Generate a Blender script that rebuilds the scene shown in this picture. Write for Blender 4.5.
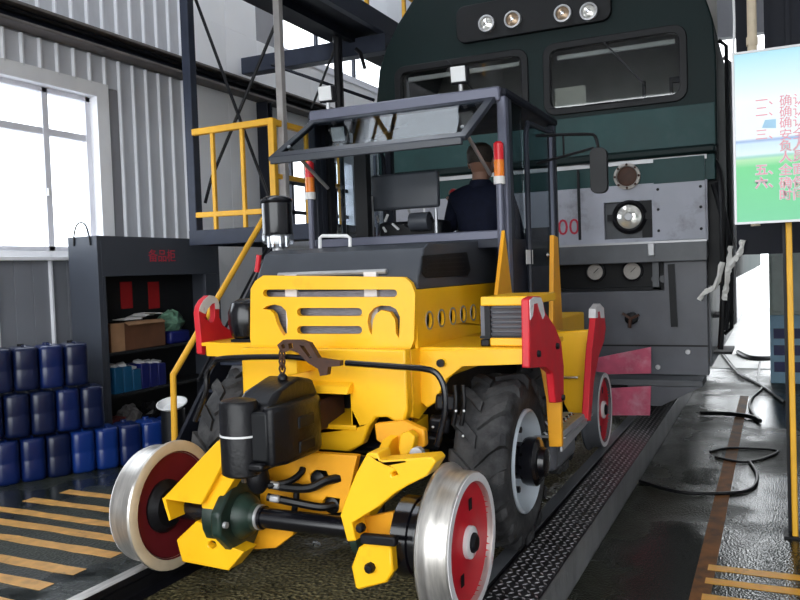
import bpy, bmesh, math, random
from math import sin, cos, pi, radians
from mathutils import Vector, Matrix, Euler
from mathutils.geometry import tessellate_polygon

random.seed(7)
for o in list(bpy.data.objects): bpy.data.objects.remove(o)
scene = bpy.context.scene
COL = scene.collection

# ------------------------------------------------------------ camera
# world: X right across the track, Y along the track into the shed, Z up, rail head Z = 0
FPX = 800.0; VPX, VPY = 775.0, 258.0; ROLL = radians(1.0)
CAM = Vector((1.87, 0.0, 1.30))
_y = Vector(((VPX-400)/FPX, (VPY-300)/FPX, 1)).normalized()
_u = Vector((-sin(ROLL), -cos(ROLL), 0)); _u = (_u - _y*_u.dot(_y)).normalized()
_x = _y.cross(_u)
AX = (_x, _y, _u)                                   # world axes in camera coordinates
def pt(px, py, X=None, Y=None, Z=None):
    """photo pixel -> world point on the plane X=, Y= or Z="""
    c = Vector(((px-400)/FPX, (py-300)/FPX, 1))
    d = Vector((AX[0].dot(c), AX[1].dot(c), AX[2].dot(c)))
    i, v = (0, X) if X is not None else ((1, Y) if Y is not None else (2, Z))
    return CAM + d*((v-CAM[i])/d[i])
cam_data = bpy.data.cameras.new('camera'); cam = bpy.data.objects.new('camera', cam_data); COL.objects.link(cam)
cam_data.sensor_width = 36; cam_data.lens = 36*FPX/800; cam_data.clip_start = .05; cam_data.clip_end = 300
right = Vector([AX[i][0] for i in range(3)]); up = -Vector([AX[i][1] for i in range(3)]); back = -Vector([AX[i][2] for i in range(3)])
mw = Matrix((right, up, back)).transposed().to_4x4(); mw.translation = CAM
cam.matrix_world = mw
scene.camera = cam

# ------------------------------------------------------------ light: overcast sky through the open shed end, windows and far door
SKY = 1.0
world = bpy.data.worlds.new('overcast_sky'); scene.world = world; world.use_nodes = True
bg = world.node_tree.nodes['Background']; bg.inputs[0].default_value = (.93, .97, 1.0, 1); bg.inputs[1].default_value = SKY
def portal(name, loc, rot, sx, sy):
    l = bpy.data.lights.new(name, 'AREA'); l.shape = 'RECTANGLE'; l.size = sx; l.size_y = sy; l.cycles.is_portal = True
    o = bpy.data.objects.new(name, l); COL.objects.link(o); o.location = loc; o.rotation_euler = rot
portal('portal_open_end', (.65, -2.9, 2.2), (radians(90), 0, 0), 8.1, 4.8)
portal('portal_window', (-3.36, 4.05, 2.23), (0, radians(-90), 0), 1.5, 2.4)
portal('portal_far_door', (0, 11.9, 2.0), (radians(-90), 0, 0), 4.2, 4.5)
portal('portal_skylight', (-2.45, 6.0, 6.62), (0, 0, 0), 1.4, 10.0)
vs = scene.view_settings
vs.view_transform = 'Standard'; vs.look = 'None'; vs.exposure = 2.52; vs.gamma = 1.0; vs.use_curve_mapping = False
scene.cycles.max_bounces = 8; scene.cycles.diffuse_bounces = 4; scene.cycles.transparent_max_bounces = 12
scene.cycles.caustics_reflective = False; scene.cycles.caustics_refractive = False
scene.cycles.sample_clamp_indirect = 6

# ------------------------------------------------------------ materials
MATS = {}
def mat(name, col, rough=.5, metal=0., var=.12, scale=6., bump=0., bscale=60., dirt=None, dscale=3., dlo=.55, dhi=.75, spec=.4, rvar=.1, coat=0., stretch=None):
    m = bpy.data.materials.new(name); m.use_nodes = True; nt = m.node_tree; b = nt.nodes['Principled BSDF']
    N, L = nt.nodes.new, nt.links.new
    tc = N('ShaderNodeTexCoord'); vec = tc.outputs['Object']
    if stretch:
        mp = N('ShaderNodeMapping'); mp.inputs['Scale'].default_value = stretch; L(vec, mp.inputs[0]); vec = mp.outputs[0]
    nz = N('ShaderNodeTexNoise'); nz.inputs['Scale'].default_value = scale; nz.inputs['Detail'].default_value = 6; L(vec, nz.inputs['Vector'])
    cr = N('ShaderNodeValToRGB'); c = Vector(col[:3])
    cr.color_ramp.elements[0].position = .3; cr.color_ramp.elements[1].position = .7
    cr.color_ramp.elements[0].color = (*(c*(1-var)), 1); cr.color_ramp.elements[1].color = (*[min(1, k*(1+var)) for k in c], 1)
    L(nz.outputs['Fac'], cr.inputs[0]); out = cr.outputs[0]
    if dirt:
        n2 = N('ShaderNodeTexNoise'); n2.inputs['Scale'].default_value = dscale; n2.inputs['Detail'].default_value = 8; n2.inputs['Roughness'].default_value = .65; L(vec, n2.inputs['Vector'])
        r2 = N('ShaderNodeMapRange'); r2.inputs['From Min'].default_value = dlo; r2.inputs['From Max'].default_value = dhi; L(n2.outputs['Fac'], r2.inputs['Value'])
        mx = N('ShaderNodeMix'); mx.data_type = 'RGBA'; L(r2.outputs[0], mx.inputs['Factor']); L(out, mx.inputs['A']); mx.inputs['B'].default_value = (*dirt, 1); out = mx.outputs['Result']
    L(out, b.inputs['Base Color'])
    rr = N('ShaderNodeMapRange'); rr.inputs['To Min'].default_value = max(.02, rough-rvar); rr.inputs['To Max'].default_value = min(1, rough+rvar); L(nz.outputs['Fac'], rr.inputs['Value']); L(rr.outputs[0], b.inputs['Roughness'])
    b.inputs['Metallic'].default_value = metal; b.inputs['Specular IOR Level'].default_value = spec
    if coat: b.inputs['Coat Weight'].default_value = coat; b.inputs['Coat Roughness'].default_value = .12
    if bump:
        n3 = N('ShaderNodeTexNoise'); n3.inputs['Scale'].default_value = bscale; n3.inputs['Detail'].default_value = 5; L(vec, n3.inputs['Vector'])
        bp = N('ShaderNodeBump'); bp.inputs['Strength'].default_value = bump; bp.inputs['Distance'].default_value = .02; L(n3.outputs['Fac'], bp.inputs['Height']); L(bp.outputs[0], b.inputs['Normal'])
    MATS[name] = m; return m
def glassmat(name, tint, gloss=.12, rough=.02):
    m = bpy.data.materials.new(name); m.use_nodes = True; nt = m.node_tree; nt.nodes.remove(nt.nodes['Principled BSDF'])
    t = nt.nodes.new('ShaderNodeBsdfTransparent'); t.inputs[0].default_value = (*tint, 1)
    g = nt.nodes.new('ShaderNodeBsdfGlossy'); g.inputs['Roughness'].default_value = rough
    x = nt.nodes.new('ShaderNodeMixShader'); x.inputs[0].default_value = gloss
    nt.links.new(t.outputs[0], x.inputs[1]); nt.links.new(g.outputs[0], x.inputs[2]); nt.links.new(x.outputs[0], nt.nodes['Material Output'].inputs[0])
    MATS[name] = m; return m
def emit(name, col, s):
    m = bpy.data.materials.new(name); m.use_nodes = True; b = m.node_tree.nodes['Principled BSDF']
    b.inputs['Base Color'].default_value = (*col, 1); b.inputs['Emission Color'].default_value = (*col, 1); b.inputs['Emission Strength'].default_value = s
    MATS[name] = m; return m
mat('yellow', (.94, .50, .008), .42, var=.05, scale=4, dirt=(.62, .27, .01), dscale=5, dlo=.62, dhi=.95, coat=.15)
mat('orange_yellow', (.82, .36, .012), .45, var=.1, scale=5)
mat('rail_yellow', (.80, .42, .03), .5, var=.1)
mat('red', (.62, .018, .03), .45, var=.12, scale=9, dirt=(.72, .55, .52), dscale=7, dlo=.66, dhi=.72)
mat('white_paint', (.72, .70, .70), .5, var=.08, dirt=(.55, .2, .2), dscale=12, dlo=.6, dhi=.72)
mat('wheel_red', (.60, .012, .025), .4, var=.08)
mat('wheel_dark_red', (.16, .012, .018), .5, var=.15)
mat('cream', (.60, .50, .36), .55, var=.12, scale=10)
mat('steel', (.60, .57, .53), .36, metal=.8, var=.22, scale=8, rvar=.15, bump=.05, bscale=200, stretch=(8, 1, 1))
mat('dull_steel', (.45, .45, .46), .45, metal=.6, var=.12)
mat('chrome', (.8, .8, .8), .15, metal=1, var=.03)
mat('black', (.007, .007, .009), .42, spec=0.22, var=.3, scale=12, bump=.05, bscale=80)
mat('gloss_black', (.004, .004, .006), .22, spec=0.35, var=.2, coat=.3)
mat('coupler_black', (.004, .004, .0055), .36, spec=0.3, var=.35, scale=16, bump=.12, bscale=45, rvar=.15)
mat('rubber', (.034, .034, .036), .75, spec=0.2, var=.35, scale=10, bump=.3, bscale=35, dirt=(.10, .097, .095), dscale=5, dlo=.45, dhi=.8)
mat('hose', (.004, .004, .005), .38, spec=0.3, var=.1)
mat('rusty', (.055, .022, .012), .6, var=.3, scale=25)
mat('rim_grey', (.50, .55, .60), .4, metal=.2, var=.08)
mat('hood_grey', (.050, .055, .066), .42, spec=0.3, var=.1, coat=.15)
mat('frame_grey', (.022, .025, .036), .4, spec=0.22, var=.12)
mat('light_frame', (.12, .125, .17), .4, var=.08, metal=.2)
mat('radiator', (.20, .19, .21), .5, metal=.4, var=.3, scale=30, stretch=(1, 1, 8))
mat('green_gear', (.014, .030, .022), .4, var=.4, scale=14)
mat('loco_green', (.003, .0125, .0125), .5, var=.15, scale=2, dirt=(.007, .014, .014), dscale=1.5, dlo=.5, dhi=.8, spec=.2)
mat('loco_side', (.004, .012, .012), .75, var=.15, scale=2, spec=.12)
mat('loco_teal', (.013, .052, .052), .45, spec=.25, var=.2, scale=3, dirt=(.035, .07, .07), dscale=3, dlo=.55, dhi=.8)
mat('loco_grey', (.40, .41, .47), .45, var=.1, scale=3, dirt=(.16, .15, .16), dscale=4, dlo=.55, dhi=.8)
mat('loco_beam', (.10, .105, .115), .4, var=.2, scale=4)
mat('loco_plate', (.10, .103, .118), .36, var=.2, scale=3)
mat('loco_black', (.003, .0035, .005), .5, var=.2, spec=.3)
mat('pink_red', (.50, .085, .15), .5, var=.2, scale=8, dirt=(.6, .32, .38), dscale=6, dlo=.5, dhi=.8)
mat('cab_inside', (.42, .40, .37), .7, var=.1)
mat('paper', (.62, .60, .52), .7, var=.05)
mat('gauge', (.42, .39, .36), .5, var=.1, scale=30)
mat('lamp_glass', (.92, .90, .84), .12, metal=.6, var=.1)
mat('lamp_amber', (.42, .30, .20), .2, metal=.5, var=.15)
mat('beacon_red', (.75, .02, .03), .25, var=.05); mat('beacon_orange', (.85, .22, .02), .25, var=.05); mat('beacon_white', (.7, .68, .66), .4, var=.05)
mat('wall_metal', (.58, .59, .63), .5, metal=.0, var=.06, scale=1.5, stretch=(1, 1, .25), dirt=(.28, .28, .30), dscale=1.2, dlo=.5, dhi=.85)
mat('wall_dado', (.24, .25, .28), .5, var=.06, scale=1.5)
mat('wall_rib_lit', (.74, .75, .79), .45, metal=.0, var=.05)  # paler than wall_metal: the highlights on the ribs are put into the colour
mat('wall_white', (.84, .84, .86), .6, var=.05, scale=1)
mat('wall_back', (.30, .30, .32), .7, var=.05)
mat('window_white', (.86, .86, .88), .4, var=.03)
mat('window_alu', (.78, .78, .84), .45, metal=.0, var=.05)
mat('beam_brown', (.12, .105, .10), .55, var=.3, scale=5)
mat('steel_blue', (.030, .036, .056), .45, spec=0.25, var=.15)
mat('grey_post', (.36, .34, .33), .5, var=.1)
mat('dark_structure', (.006, .0075, .014), .6, var=.2, spec=.25)
mat('cabinet', (.055, .062, .078), .4, spec=0.25, var=.08, scale=2, coat=.1)
mat('cabinet_in', (.010, .011, .013), .6)
mat('jerry_blue', (.0025, .011, .070), .32, var=.15, scale=3, coat=.2)
mat('jerry_dark', (.0022, .007, .036), .34, var=.15, scale=3, coat=.15)
mat('jerry_bright', (.004, .024, .145), .32, var=.1, scale=3, coat=.2)
mat('carton', (.14, .060, .030), .7, var=.2)
mat('carton_edge', (.34, .19, .10), .7, var=.2)
mat('cyan_box', (.010, .10, .22), .4); mat('deep_blue', (.01, .015, .13), .4)
mat('white_plastic', (.70, .70, .70), .4, var=.04); mat('rag_grey', (.16, .15, .15), .8, var=.3, scale=20); mat('dark_red', (.10, .012, .012), .6)
mat('poster_red', (.40, .015, .018), .6, var=.1); mat('bag_green', (.13, .26, .18), .3, var=.5, scale=18)
mat('text_red', (.50, .03, .06), .5, var=.02); mat('text_pink', (.84, .36, .42), .5, var=.02)
mat('navy', (.008, .010, .024), .8, spec=0.15, var=.2, scale=30, bump=.1, bscale=120); mat('skin', (.30, .15, .10), .55, var=.06); mat('hair', (.040, .028, .020), .6, var=.3, scale=60)
mat('blind', (.75, .74, .72), .6)
mat('galv', (.35, .36, .38), .4, metal=.7, var=.25, scale=20)
mat('pale_green', (.55, .63, .58), .5); mat('pale_blue', (.40, .66, .85), .5); mat('rag_white', (.75, .74, .70), .8, var=.1)
mat('ext_ground', (.55, .55, .54), .8, var=.08, scale=2); mat('leaf', (.10, .19, .06), .7, var=.4, scale=10)
mat('stripe', (.62, .33, .09), .4, var=.25, scale=14, dirt=(.06, .055, .045), dscale=9, dlo=.60, dhi=.78)
mat('stripe_brown', (.20, .085, .03), .6, spec=.15, var=.3, scale=10, dirt=(.04, .035, .03), dscale=6, dlo=.5, dhi=.75)
mat('stripe_bright', (.72, .34, .03), .4, var=.15, scale=14, dirt=(.07, .06, .04), dscale=9, dlo=.62, dhi=.78)
mat('curb', (.17, .17, .172), .5, var=.3, scale=6, bump=.2, bscale=30, dirt=(.22, .22, .21), dscale=5, dlo=.55, dhi=.75, stretch=(1, 1, .4))
mat('checker', (.035, .033, .036), .32, spec=0.3, metal=.5, var=.3, scale=6); mat('checker_bump', (.34, .33, .34), .3, metal=.6, var=.3, scale=10)
glassmat('window_glass', (.95, .97, 1.0), .06); glassmat('cab_glass', (.62, .66, .68), .07); glassmat('loco_glass', (.80, .82, .82), .09); glassmat('bowl_glass', (.7, .72, .75), .25)

def floor_mat(name, c1, c2, wet, rlo=.06, rhi=.6, scale=2.2, bump=.3, fine=90, dry=.12):
    m = bpy.data.materials.new(name); m.use_nodes = True; nt = m.node_tree; b = nt.nodes['Principled BSDF']; N, L = nt.nodes.new, nt.links.new
    tc = N('ShaderNodeTexCoord'); v = tc.outputs['Object']
    big = N('ShaderNodeTexNoise'); big.inputs['Scale'].default_value = scale; big.inputs['Detail'].default_value = 7; L(v, big.inputs['Vector'])
    sm = N('ShaderNodeTexNoise'); sm.inputs['Scale'].default_value = fine; sm.inputs['Detail'].default_value = 4; L(v, sm.inputs['Vector'])
    vo = N('ShaderNodeTexVoronoi'); vo.inputs['Scale'].default_value = fine*.7; L(v, vo.inputs['Vector'])
    r1 = N('ShaderNodeValToRGB'); r1.color_ramp.elements[0].position = .36; r1.color_ramp.elements[1].position = .68
    r1.color_ramp.elements[0].color = (*c1, 1); r1.color_ramp.elements[1].color = (*c2, 1); L(sm.outputs['Fac'], r1.inputs[0])
    w = N('ShaderNodeMapRange'); w.inputs['From Min'].default_value = wet-.08; w.inputs['From Max'].default_value = wet+.08; L(big.outputs['Fac'], w.inputs['Value'])
    dk = N('ShaderNodeMix'); dk.data_type = 'RGBA'; dk.blend_type = 'MULTIPLY'; dk.inputs['Factor'].default_value = 1; L(r1.outputs[0], dk.inputs['A'])
    wc = N('ShaderNodeMix'); wc.data_type = 'RGBA'; wc.inputs['A'].default_value = (.55, .56, .55, 1); wc.inputs['B'].default_value = (1.1, 1.08, 1.0, 1); L(w.outputs[0], wc.inputs['Factor']); L(wc.outputs['Result'], dk.inputs['B'])
    L(dk.outputs['Result'], b.inputs['Base Color'])
    rr = N('ShaderNodeMapRange'); rr.inputs['To Min'].default_value = rlo; rr.inputs['To Max'].default_value = rhi; L(w.outputs[0], rr.inputs['Value']); L(rr.outputs[0], b.inputs['Roughness'])
    bs = N('ShaderNodeMath'); bs.operation = 'MULTIPLY'; L(w.outputs[0], bs.inputs[0]); bs.inputs[1].default_value = bump
    ad = N('ShaderNodeMath'); ad.operation = 'ADD'; ad.inputs[1].default_value = bump*dry; L(bs.outputs[0], ad.inputs[0])
    bp = N('ShaderNodeBump'); bp.inputs['Distance'].default_value = .012; L(ad.outputs[0], bp.inputs['Strength']); L(vo.outputs['Distance'], bp.inputs['Height']); L(bp.outputs[0], b.inputs['Normal'])
    b.inputs['Specular IOR Level'].default_value = .3
    MATS[name] = m
floor_mat('floor_left', (.012, .015, .013), (.050, .058, .046), .5, .14, .5, 1.6, .3, 90)
floor_mat('floor_track', (.014, .014, .009), (.24, .205, .105), .42, .15, .7, 2.4, .9, 60)
floor_mat('floor_right', (.005, .006, .004), (.034, .036, .022), .54, .12, .45, 1.1, .35, 120, .35)

# ------------------------------------------------------------ mesh builder
class MB:
    def __init__(s): s.v = []; s.f = []
    def add(s, vs, fs):
        n = len(s.v); s.v += [Vector(p) for p in vs]; s.f += [tuple(i+n for i in f) for f in fs]; return s
    def box(s, x0, x1, y0, y1, z0, z1, M=None):
        vs = [Vector((x, y, z)) for x in (x0, x1) for y in (y0, y1) for z in (z0, z1)]
        if M: vs = [M @ p for p in vs]
        return s.add(vs, [(0, 1, 3, 2), (4, 6, 7, 5), (0, 4, 5, 1), (2, 3, 7, 6), (0, 2, 6, 4), (1, 5, 7, 3)])
    def obox(s, c, size, rot=(0, 0, 0)):
        M = Matrix.Translation(c) @ Euler(rot).to_matrix().to_4x4(); a, b, d = [k/2 for k in size]
        return s.box(-a, a, -b, b, -d, d, M)
    def bar(s, p, q, w, h=None, upv=(0, 0, 1)):
        p, q = Vector(p), Vector(q); h = h or w; d = (q-p).normalized(); u = Vector(upv)
        if abs(d.dot(u)) > .98: u = Vector((1, 0, 0)) if abs(d.x) < .9 else Vector((0, 1, 0))
        r = d.cross(u).normalized(); u = r.cross(d)
        vs = [e + r*a*w/2 + u*b*h/2 for e in (p, q) for a, b in ((-1, -1), (1, -1), (1, 1), (-1, 1))]
        return s.add(vs, [(3, 2, 1, 0), (4, 5, 6, 7), (0, 1, 5, 4), (1, 2, 6, 5), (2, 3, 7, 6), (3, 0, 4, 7)])
    def cyl(s, p, q, r0, r1=None, n=18):
        return s.lathe([(0, 0), (r0, 0), (r1 if r1 is not None else r0, (Vector(q)-Vector(p)).length), (0, (Vector(q)-Vector(p)).length)], p, Vector(q)-Vector(p), n)
    def lathe(s, prof, org, axis, n=24):
        a = Vector(axis).normalized(); t = Vector((0, 0, 1)) if abs(a.z) < .9 else Vector((1, 0, 0)); e1 = a.cross(t).normalized(); e2 = a.cross(e1)
        org = Vector(org); rings = []; base = len(s.v)
        for r, h in prof:
            if r < 1e-6: rings.append([len(s.v)]); s.v.append(org + a*h)
            else:
                rings.append(list(range(len(s.v), len(s.v)+n)))
                for k in range(n): s.v.append(org + a*h + (e1*cos(2*pi*k/n) + e2*sin(2*pi*k/n))*r)
        for A, B in zip(rings, rings[1:]):
            for k in range(n):
                k2 = (k+1) % n
                if len(A) == 1 and len(B) == 1: continue
                if len(A) == 1: s.f.append((A[0], B[k2], B[k]))
                elif len(B) == 1: s.f.append((A[k], A[k2], B[0]))
                else: s.f.append((A[k], A[k2], B[k2], B[k]))
        return s
    def tube(s, pts, r, n=8, smooth=0, closed=False):
        P = [Vector(p) for p in pts]
        if smooth:
            Q = []; m = len(P)
            for i in range(m if closed else m-1):
                a, b, c, d = (P[(i-1) % m], P[i], P[(i+1) % m], P[(i+2) % m]) if closed else (P[max(i-1, 0)], P[i], P[i+1], P[min(i+2, m-1)])
                for j in range(smooth):
                    t = j/smooth; Q.append(.5*((2*b) + (c-a)*t + (2*a-5*b+4*c-d)*t*t + (3*b-a-3*c+d)*t**3))
            if not closed: Q.append(P[-1])
            P = Q
        rings = []; prev = None; m = len(P)
        for i, p in enumerate(P):
            d = (P[(i+1) % m]-P[i-1]) if closed else (P[min(i+1, m-1)]-P[max(i-1, 0)])
            d = d.normalized()
            if prev is None:
                t = Vector((0, 0, 1)) if abs(d.z) < .9 else Vector((1, 0, 0)); u = d.cross(t).normalized()
            else: u = (prev - d*prev.dot(d)).normalized()
            prev = u; w = d.cross(u); rr = r[i] if isinstance(r, (list, tuple)) else r
            rings.append(len(s.v)); s.v += [p + (u*cos(2*pi*k/n) + w*sin(2*pi*k/n))*rr for k in range(n)]
        prs = list(zip(rings, rings[1:])) + ([(rings[-1], rings[0])] if closed else [])
        for A, B in prs:
            for k in range(n): s.f.append((A+k, A+(k+1) % n, B+(k+1) % n, B+k))
        if not closed:
            s.f.append(tuple(rings[0]+k for k in reversed(range(n)))); s.f.append(tuple(rings[-1]+k for k in range(n)))
        return s
    def prism(s, pts, vec, holes=()):
        loops = [[Vector(p) for p in pts]] + [[Vector(p) for p in h] for h in holes]; vec = Vector(vec)
        flat = [p for l in loops for p in l]; n = len(flat); base = len(s.v)
        tris = tessellate_polygon(loops)
        s.v += flat + [p+vec for p in flat]
        for a, b, c in tris: s.f.append((base+a, base+b, base+c)); s.f.append((base+n+c, base+n+b, base+n+a))
        i = 0
        for l in loops:
            m = len(l)
            for k in range(m): a, b = base+i+k, base+i+(k+1) % m; s.f.append((a, b, b+n, a+n))
            i += m
        return s
    def ball(s, c, r, n=18, m=12):
        rx, ry, rz = r if isinstance(r, (tuple, list)) else (r, r, r); base = len(s.v)
        tmp = MB().lathe([(max(0, sin(pi*i/m)) if 0 < i < m else 0, -cos(pi*i/m)) for i in range(m+1)], (0, 0, 0), (0, 0, 1), n)
        return s.add([Vector((c[0]+p.x*rx, c[1]+p.y*ry, c[2]+p.z*rz)) for p in tmp.v], tmp.f)
    def cz(s):
        s.v = [Vector((p.x-.05, 2.60+(p.y-2.43)*.85, .675+(p.z-.68)*.9)) for p in s.v]; return s
    def mv(s, dx=0, dy=0, dz=0):
        s.v = [p+Vector((dx, dy, dz)) for p in s.v]; return s
    def build(s, name, m, parent=None, bevel=0., smooth=35, org=None, seg=2, kind=None, label=None, sub=0):
        me = bpy.data.meshes.new(name)
        if org is None:
            if parent is not None: org = ORG[parent.name]
            else:
                lo = [min(p[i] for p in s.v) for i in range(3)]; hi = [max(p[i] for p in s.v) for i in range(3)]; org = Vector(((lo[0]+hi[0])/2, (lo[1]+hi[1])/2, lo[2]))
        org = Vector(org)
        me.from_pydata([p-org for p in s.v], [], s.f); 
        bm = bmesh.new(); bm.from_mesh(me); bmesh.ops.recalc_face_normals(bm, faces=bm.faces); bm.to_mesh(me); bm.free()
        me.materials.append(MATS[m])
        o = bpy.data.objects.new(name, me); COL.objects.link(o)
        if smooth:
            for p in me.polygons: p.use_smooth = True
            me.set_sharp_from_angle(angle=radians(smooth))
        if parent is not None:
            o.parent = parent
        else: o.location = org
        ORG[o.name] = org
        if bevel:
            b = o.modifiers.new('bevel', 'BEVEL'); b.width = bevel; b.segments = seg; b.limit_method = 'ANGLE'; b.angle_limit = radians(40); b.harden_normals = False
        if kind: o['kind'] = kind
        if label: o['label'] = label
        return o
ORG = {}
def tag(o, label, cat, group=None):
    o['label'] = label; o['category'] = cat
    if group: o['group'] = group
    return o
def thing(name, loc, label, cat, group=None):
    o = bpy.data.objects.new(name, None); COL.objects.link(o); o.location = loc; o.empty_display_size = .1; ORG[o.name] = Vector(loc)
    return tag(o, label, cat, group)
def struct(o): o['kind'] = 'structure'; return o
def cp(o, parent=None, loc=None, label=None):
    c = o.copy(); COL.objects.link(c); ORG[c.name] = ORG[o.name].copy()
    if parent is not None: c.parent = parent
    if loc is not None: c.location = loc; 
    if label: c['label'] = label
    for ch in o.children: cp(ch, c)
    return c
def text(name, body, size, origin, xdir, ydir, m, parent=None, depth=.001, offset=0., align='LEFT'):
    cu = bpy.data.curves.new(name, 'FONT'); cu.body = body; cu.size = size; cu.extrude = depth; cu.offset = offset; cu.align_x = align; cu.align_y = 'CENTER'; cu.resolution_u = 3
    t = bpy.data.objects.new(name, cu); COL.objects.link(t)
    dg = bpy.context.evaluated_depsgraph_get(); me = bpy.data.meshes.new_from_object(t.evaluated_get(dg)); bpy.data.objects.remove(t)
    X, Y = Vector(xdir), Vector(ydir); Zv = X.cross(Y); Rm = Matrix((X, Y, Zv)).transposed().to_4x4(); Rm.translation = Vector(origin) - (ORG[parent.name] if parent else Vector())
    me.transform(Rm); me.materials.clear(); me.materials.append(MATS[m])
    o = bpy.data.objects.new(name, me); COL.objects.link(o); 
    if parent: o.parent = parent
    ORG[o.name] = ORG[parent.name] if parent else Vector()
    return o
def rrect(x0, x1, y0, y1, r, n=4):
    out = []
    for cx, cy, a0 in ((x1-r, y1-r, 0), (x0+r, y1-r, 90), (x0+r, y0+r, 180), (x1-r, y0+r, 270)):
        for k in range(n+1): a = radians(a0+90*k/n); out.append((cx+r*cos(a), cy+r*sin(a)))
    return out
def XZ(l, Y): return [Vector((a, Y, b)) for a, b in l]
def YZ(l, X): return [Vector((X, a, b)) for a, b in l]
def XY(l, Z): return [Vector((a, b, Z)) for a, b in l]
def ell(cx, cy, rx, ry, n=16): return [(cx+rx*cos(2*pi*k/n), cy+ry*sin(2*pi*k/n)) for k in range(n)]
# ============================================================ the shed
ZF, ZT, ZR = -.012, -.12, -.20                       # left floor, floor between the rails, right floor
f = struct(MB().box(-3.3, -.80, -3, 11.8, ZF-.3, ZF).build('floor', 'floor_left', smooth=0)); f['label'] = 'dark wet concrete floor left of the track with orange stripes'
fm = struct(MB().box(-.80, .80, -3, 11.8, ZT-.3, ZT).build('floor', 'floor_track', smooth=0)); fm['label'] = 'rough wet stony floor between the two rails'
fr = struct(MB().box(1.0, 4.6, -3, 11.8, ZR-.3, ZR).build('floor', 'floor_right', smooth=0)); fr['label'] = 'low wet glossy concrete floor right of the raised kerb'
# painted stripes
rows = [2.23, 2.425, 2.60, 2.83, 3.015, 3.185, 3.385, 3.60]
for k, y in enumerate(rows):
    l = -2.25 + random.uniform(-.06, .1); n = 10; w = .038
    a = [(l + (-1.0-l)*i/n, y-w+random.uniform(-.006, .006)) for i in range(n+1)]; b = [(p[0], y+w+random.uniform(-.006, .006)) for p in reversed(a)]
    MB().prism(XY(a+b, ZF+.0005), (0, 0, .0015)).build('painted_stripe', 'stripe', f, smooth=0)
MB().box(1.50, 1.585, .5, 9.5, ZR+.0005, ZR+.0015).build('painted_line', 'stripe_brown', fr, smooth=0)
for y in (3.30, 3.50, 3.74, 3.94, 4.115):
    n = 8; w = .036
    a = [(1.55 + .85*i/n, y-w+random.uniform(-.004, .004)) for i in range(n+1)]; b = [(p[0], y+w+random.uniform(-.004, .004)) for p in reversed(a)]
    MB().prism(XY(a+b, ZR+.001), (0, 0, .0015)).build('painted_stripe', 'stripe_bright', fr, smooth=0)
# rails
def rail(x, label, head='steel'):
    prof = [(-.035, 0), (.035, 0), (.036, -.03), (.012, -.045), (.012, -.10), (.06, -.118), (-.06, -.118), (-.012, -.10), (-.012, -.045), (-.036, -.03)]
    t = thing('rail', (x, 4, -.118), label, 'rail', 'the two running rails')
    MB().prism([Vector((x+a, -3, b)) for a, b in prof], (0, 14.8, 0)).build('rail_bar', 'black', t, bevel=.004)
    MB().box(x-.033, x+.033, -3, 11.8, -.0005, .0008).build('running_surface', head, t, smooth=0)
rail(-.75, 'left running rail with shiny worn head under the dark red wheel'); rail(.75, 'right running rail under the bright red wheel beside the checker plates', 'loco_beam')
# kerb with checker plates on the right of the track
k = struct(MB().box(.80, .995, -3, 11.8, -.5, -.012).build('trim_1', 'curb', smooth=0, bevel=.006)); k['label'] = 'grey concrete kerb carrying black checker plates beside right rail'
for i in range(-1, 10):
    p = MB().box(.798, 1.012, i+.004, i+.996, -.012, -.003).build('cover_plate', 'checker', k, smooth=0, bevel=.002)
b = MB()
for j in range(int(7/.034)):
    for i in range(6):
        x, y = .818+i*.034+(j % 2)*.008, 1.5+j*.034; s = 1 if (i+j) % 2 else -1
        d = Vector((s*.7, .72, 0))*.015; e = Vector((.72, -s*.7, 0))*.0058; c = Vector((x, y, -.0035)); h = Vector((0, 0, .0035))
        b.add([c-d, c+e, c+d, c-e, c-d*.5+h, c+e*.5+h, c+d*.5+h, c-e*.5+h], [(0, 1, 5, 4), (1, 2, 6, 5), (2, 3, 7, 6), (3, 0, 4, 7), (4, 5, 6, 7)])
b.build('tread_bumps', 'checker_bump', k, smooth=0, kind='stuff')

# ---- left wall with windows
WX = -3.30
W1 = (2.80, 5.13, 1.55, 2.90); W2 = (7.85, 9.6, 1.70, 2.78); W3 = (7.9, 10.9, 3.92, 4.55)
wl = struct(MB().prism(YZ([(-3, -.5), (11.8, -.5), (11.8, 6.6), (-3, 6.6)], WX-.12), (.12, 0, 0), [YZ([(a, c), (b_, c), (b_, d), (a, d)], WX-.12) for a, b_, c, d in (W1, W2, W3)]).build('wall_left', 'wall_back', smooth=0))
wl['label'] = 'left shed wall of grey ribbed metal panels with windows'
PW = .1655; cache = {}
def panel(y, z0, z1, w=PW, m='wall_metal', rib=True):
    key = (round(z0, 3), round(z1, 3), w, m, rib)
    if key not in cache:
        o = MB().box(WX, WX+.022, y+.002, y+w-.002, z0, z1).build('wall_panel', m, wl, smooth=0, bevel=.003)
        r = None
        if rib:
            r = MB().prism([Vector((WX+a, y+b, z0)) for a, b in ((.022, -.016), (.045, -.008), (.045, .008), (.022, .016))], (0, 0, z1-z0)).build('rib', 'wall_rib_lit', o, smooth=0)
        cache[key] = (o, y)
    else:
        o0, y0 = cache[key]; c = cp(o0, wl); c.location = (0, y-y0, 0)
n = 0; y = 2.04
while y < 6.2:
    if y+PW > W1[0]-.06 and y < W1[1]+.07:
        panel(y, 0, W1[2]-.03, PW, 'wall_dado', rib=(round(y/PW) % 3 == 0)); panel(y, W1[3]+.05, 3.20); panel(y, 3.38, 6.5)
    else: panel(y, 0, 3.20); panel(y, 3.38, 6.5)
    y += PW
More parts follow.
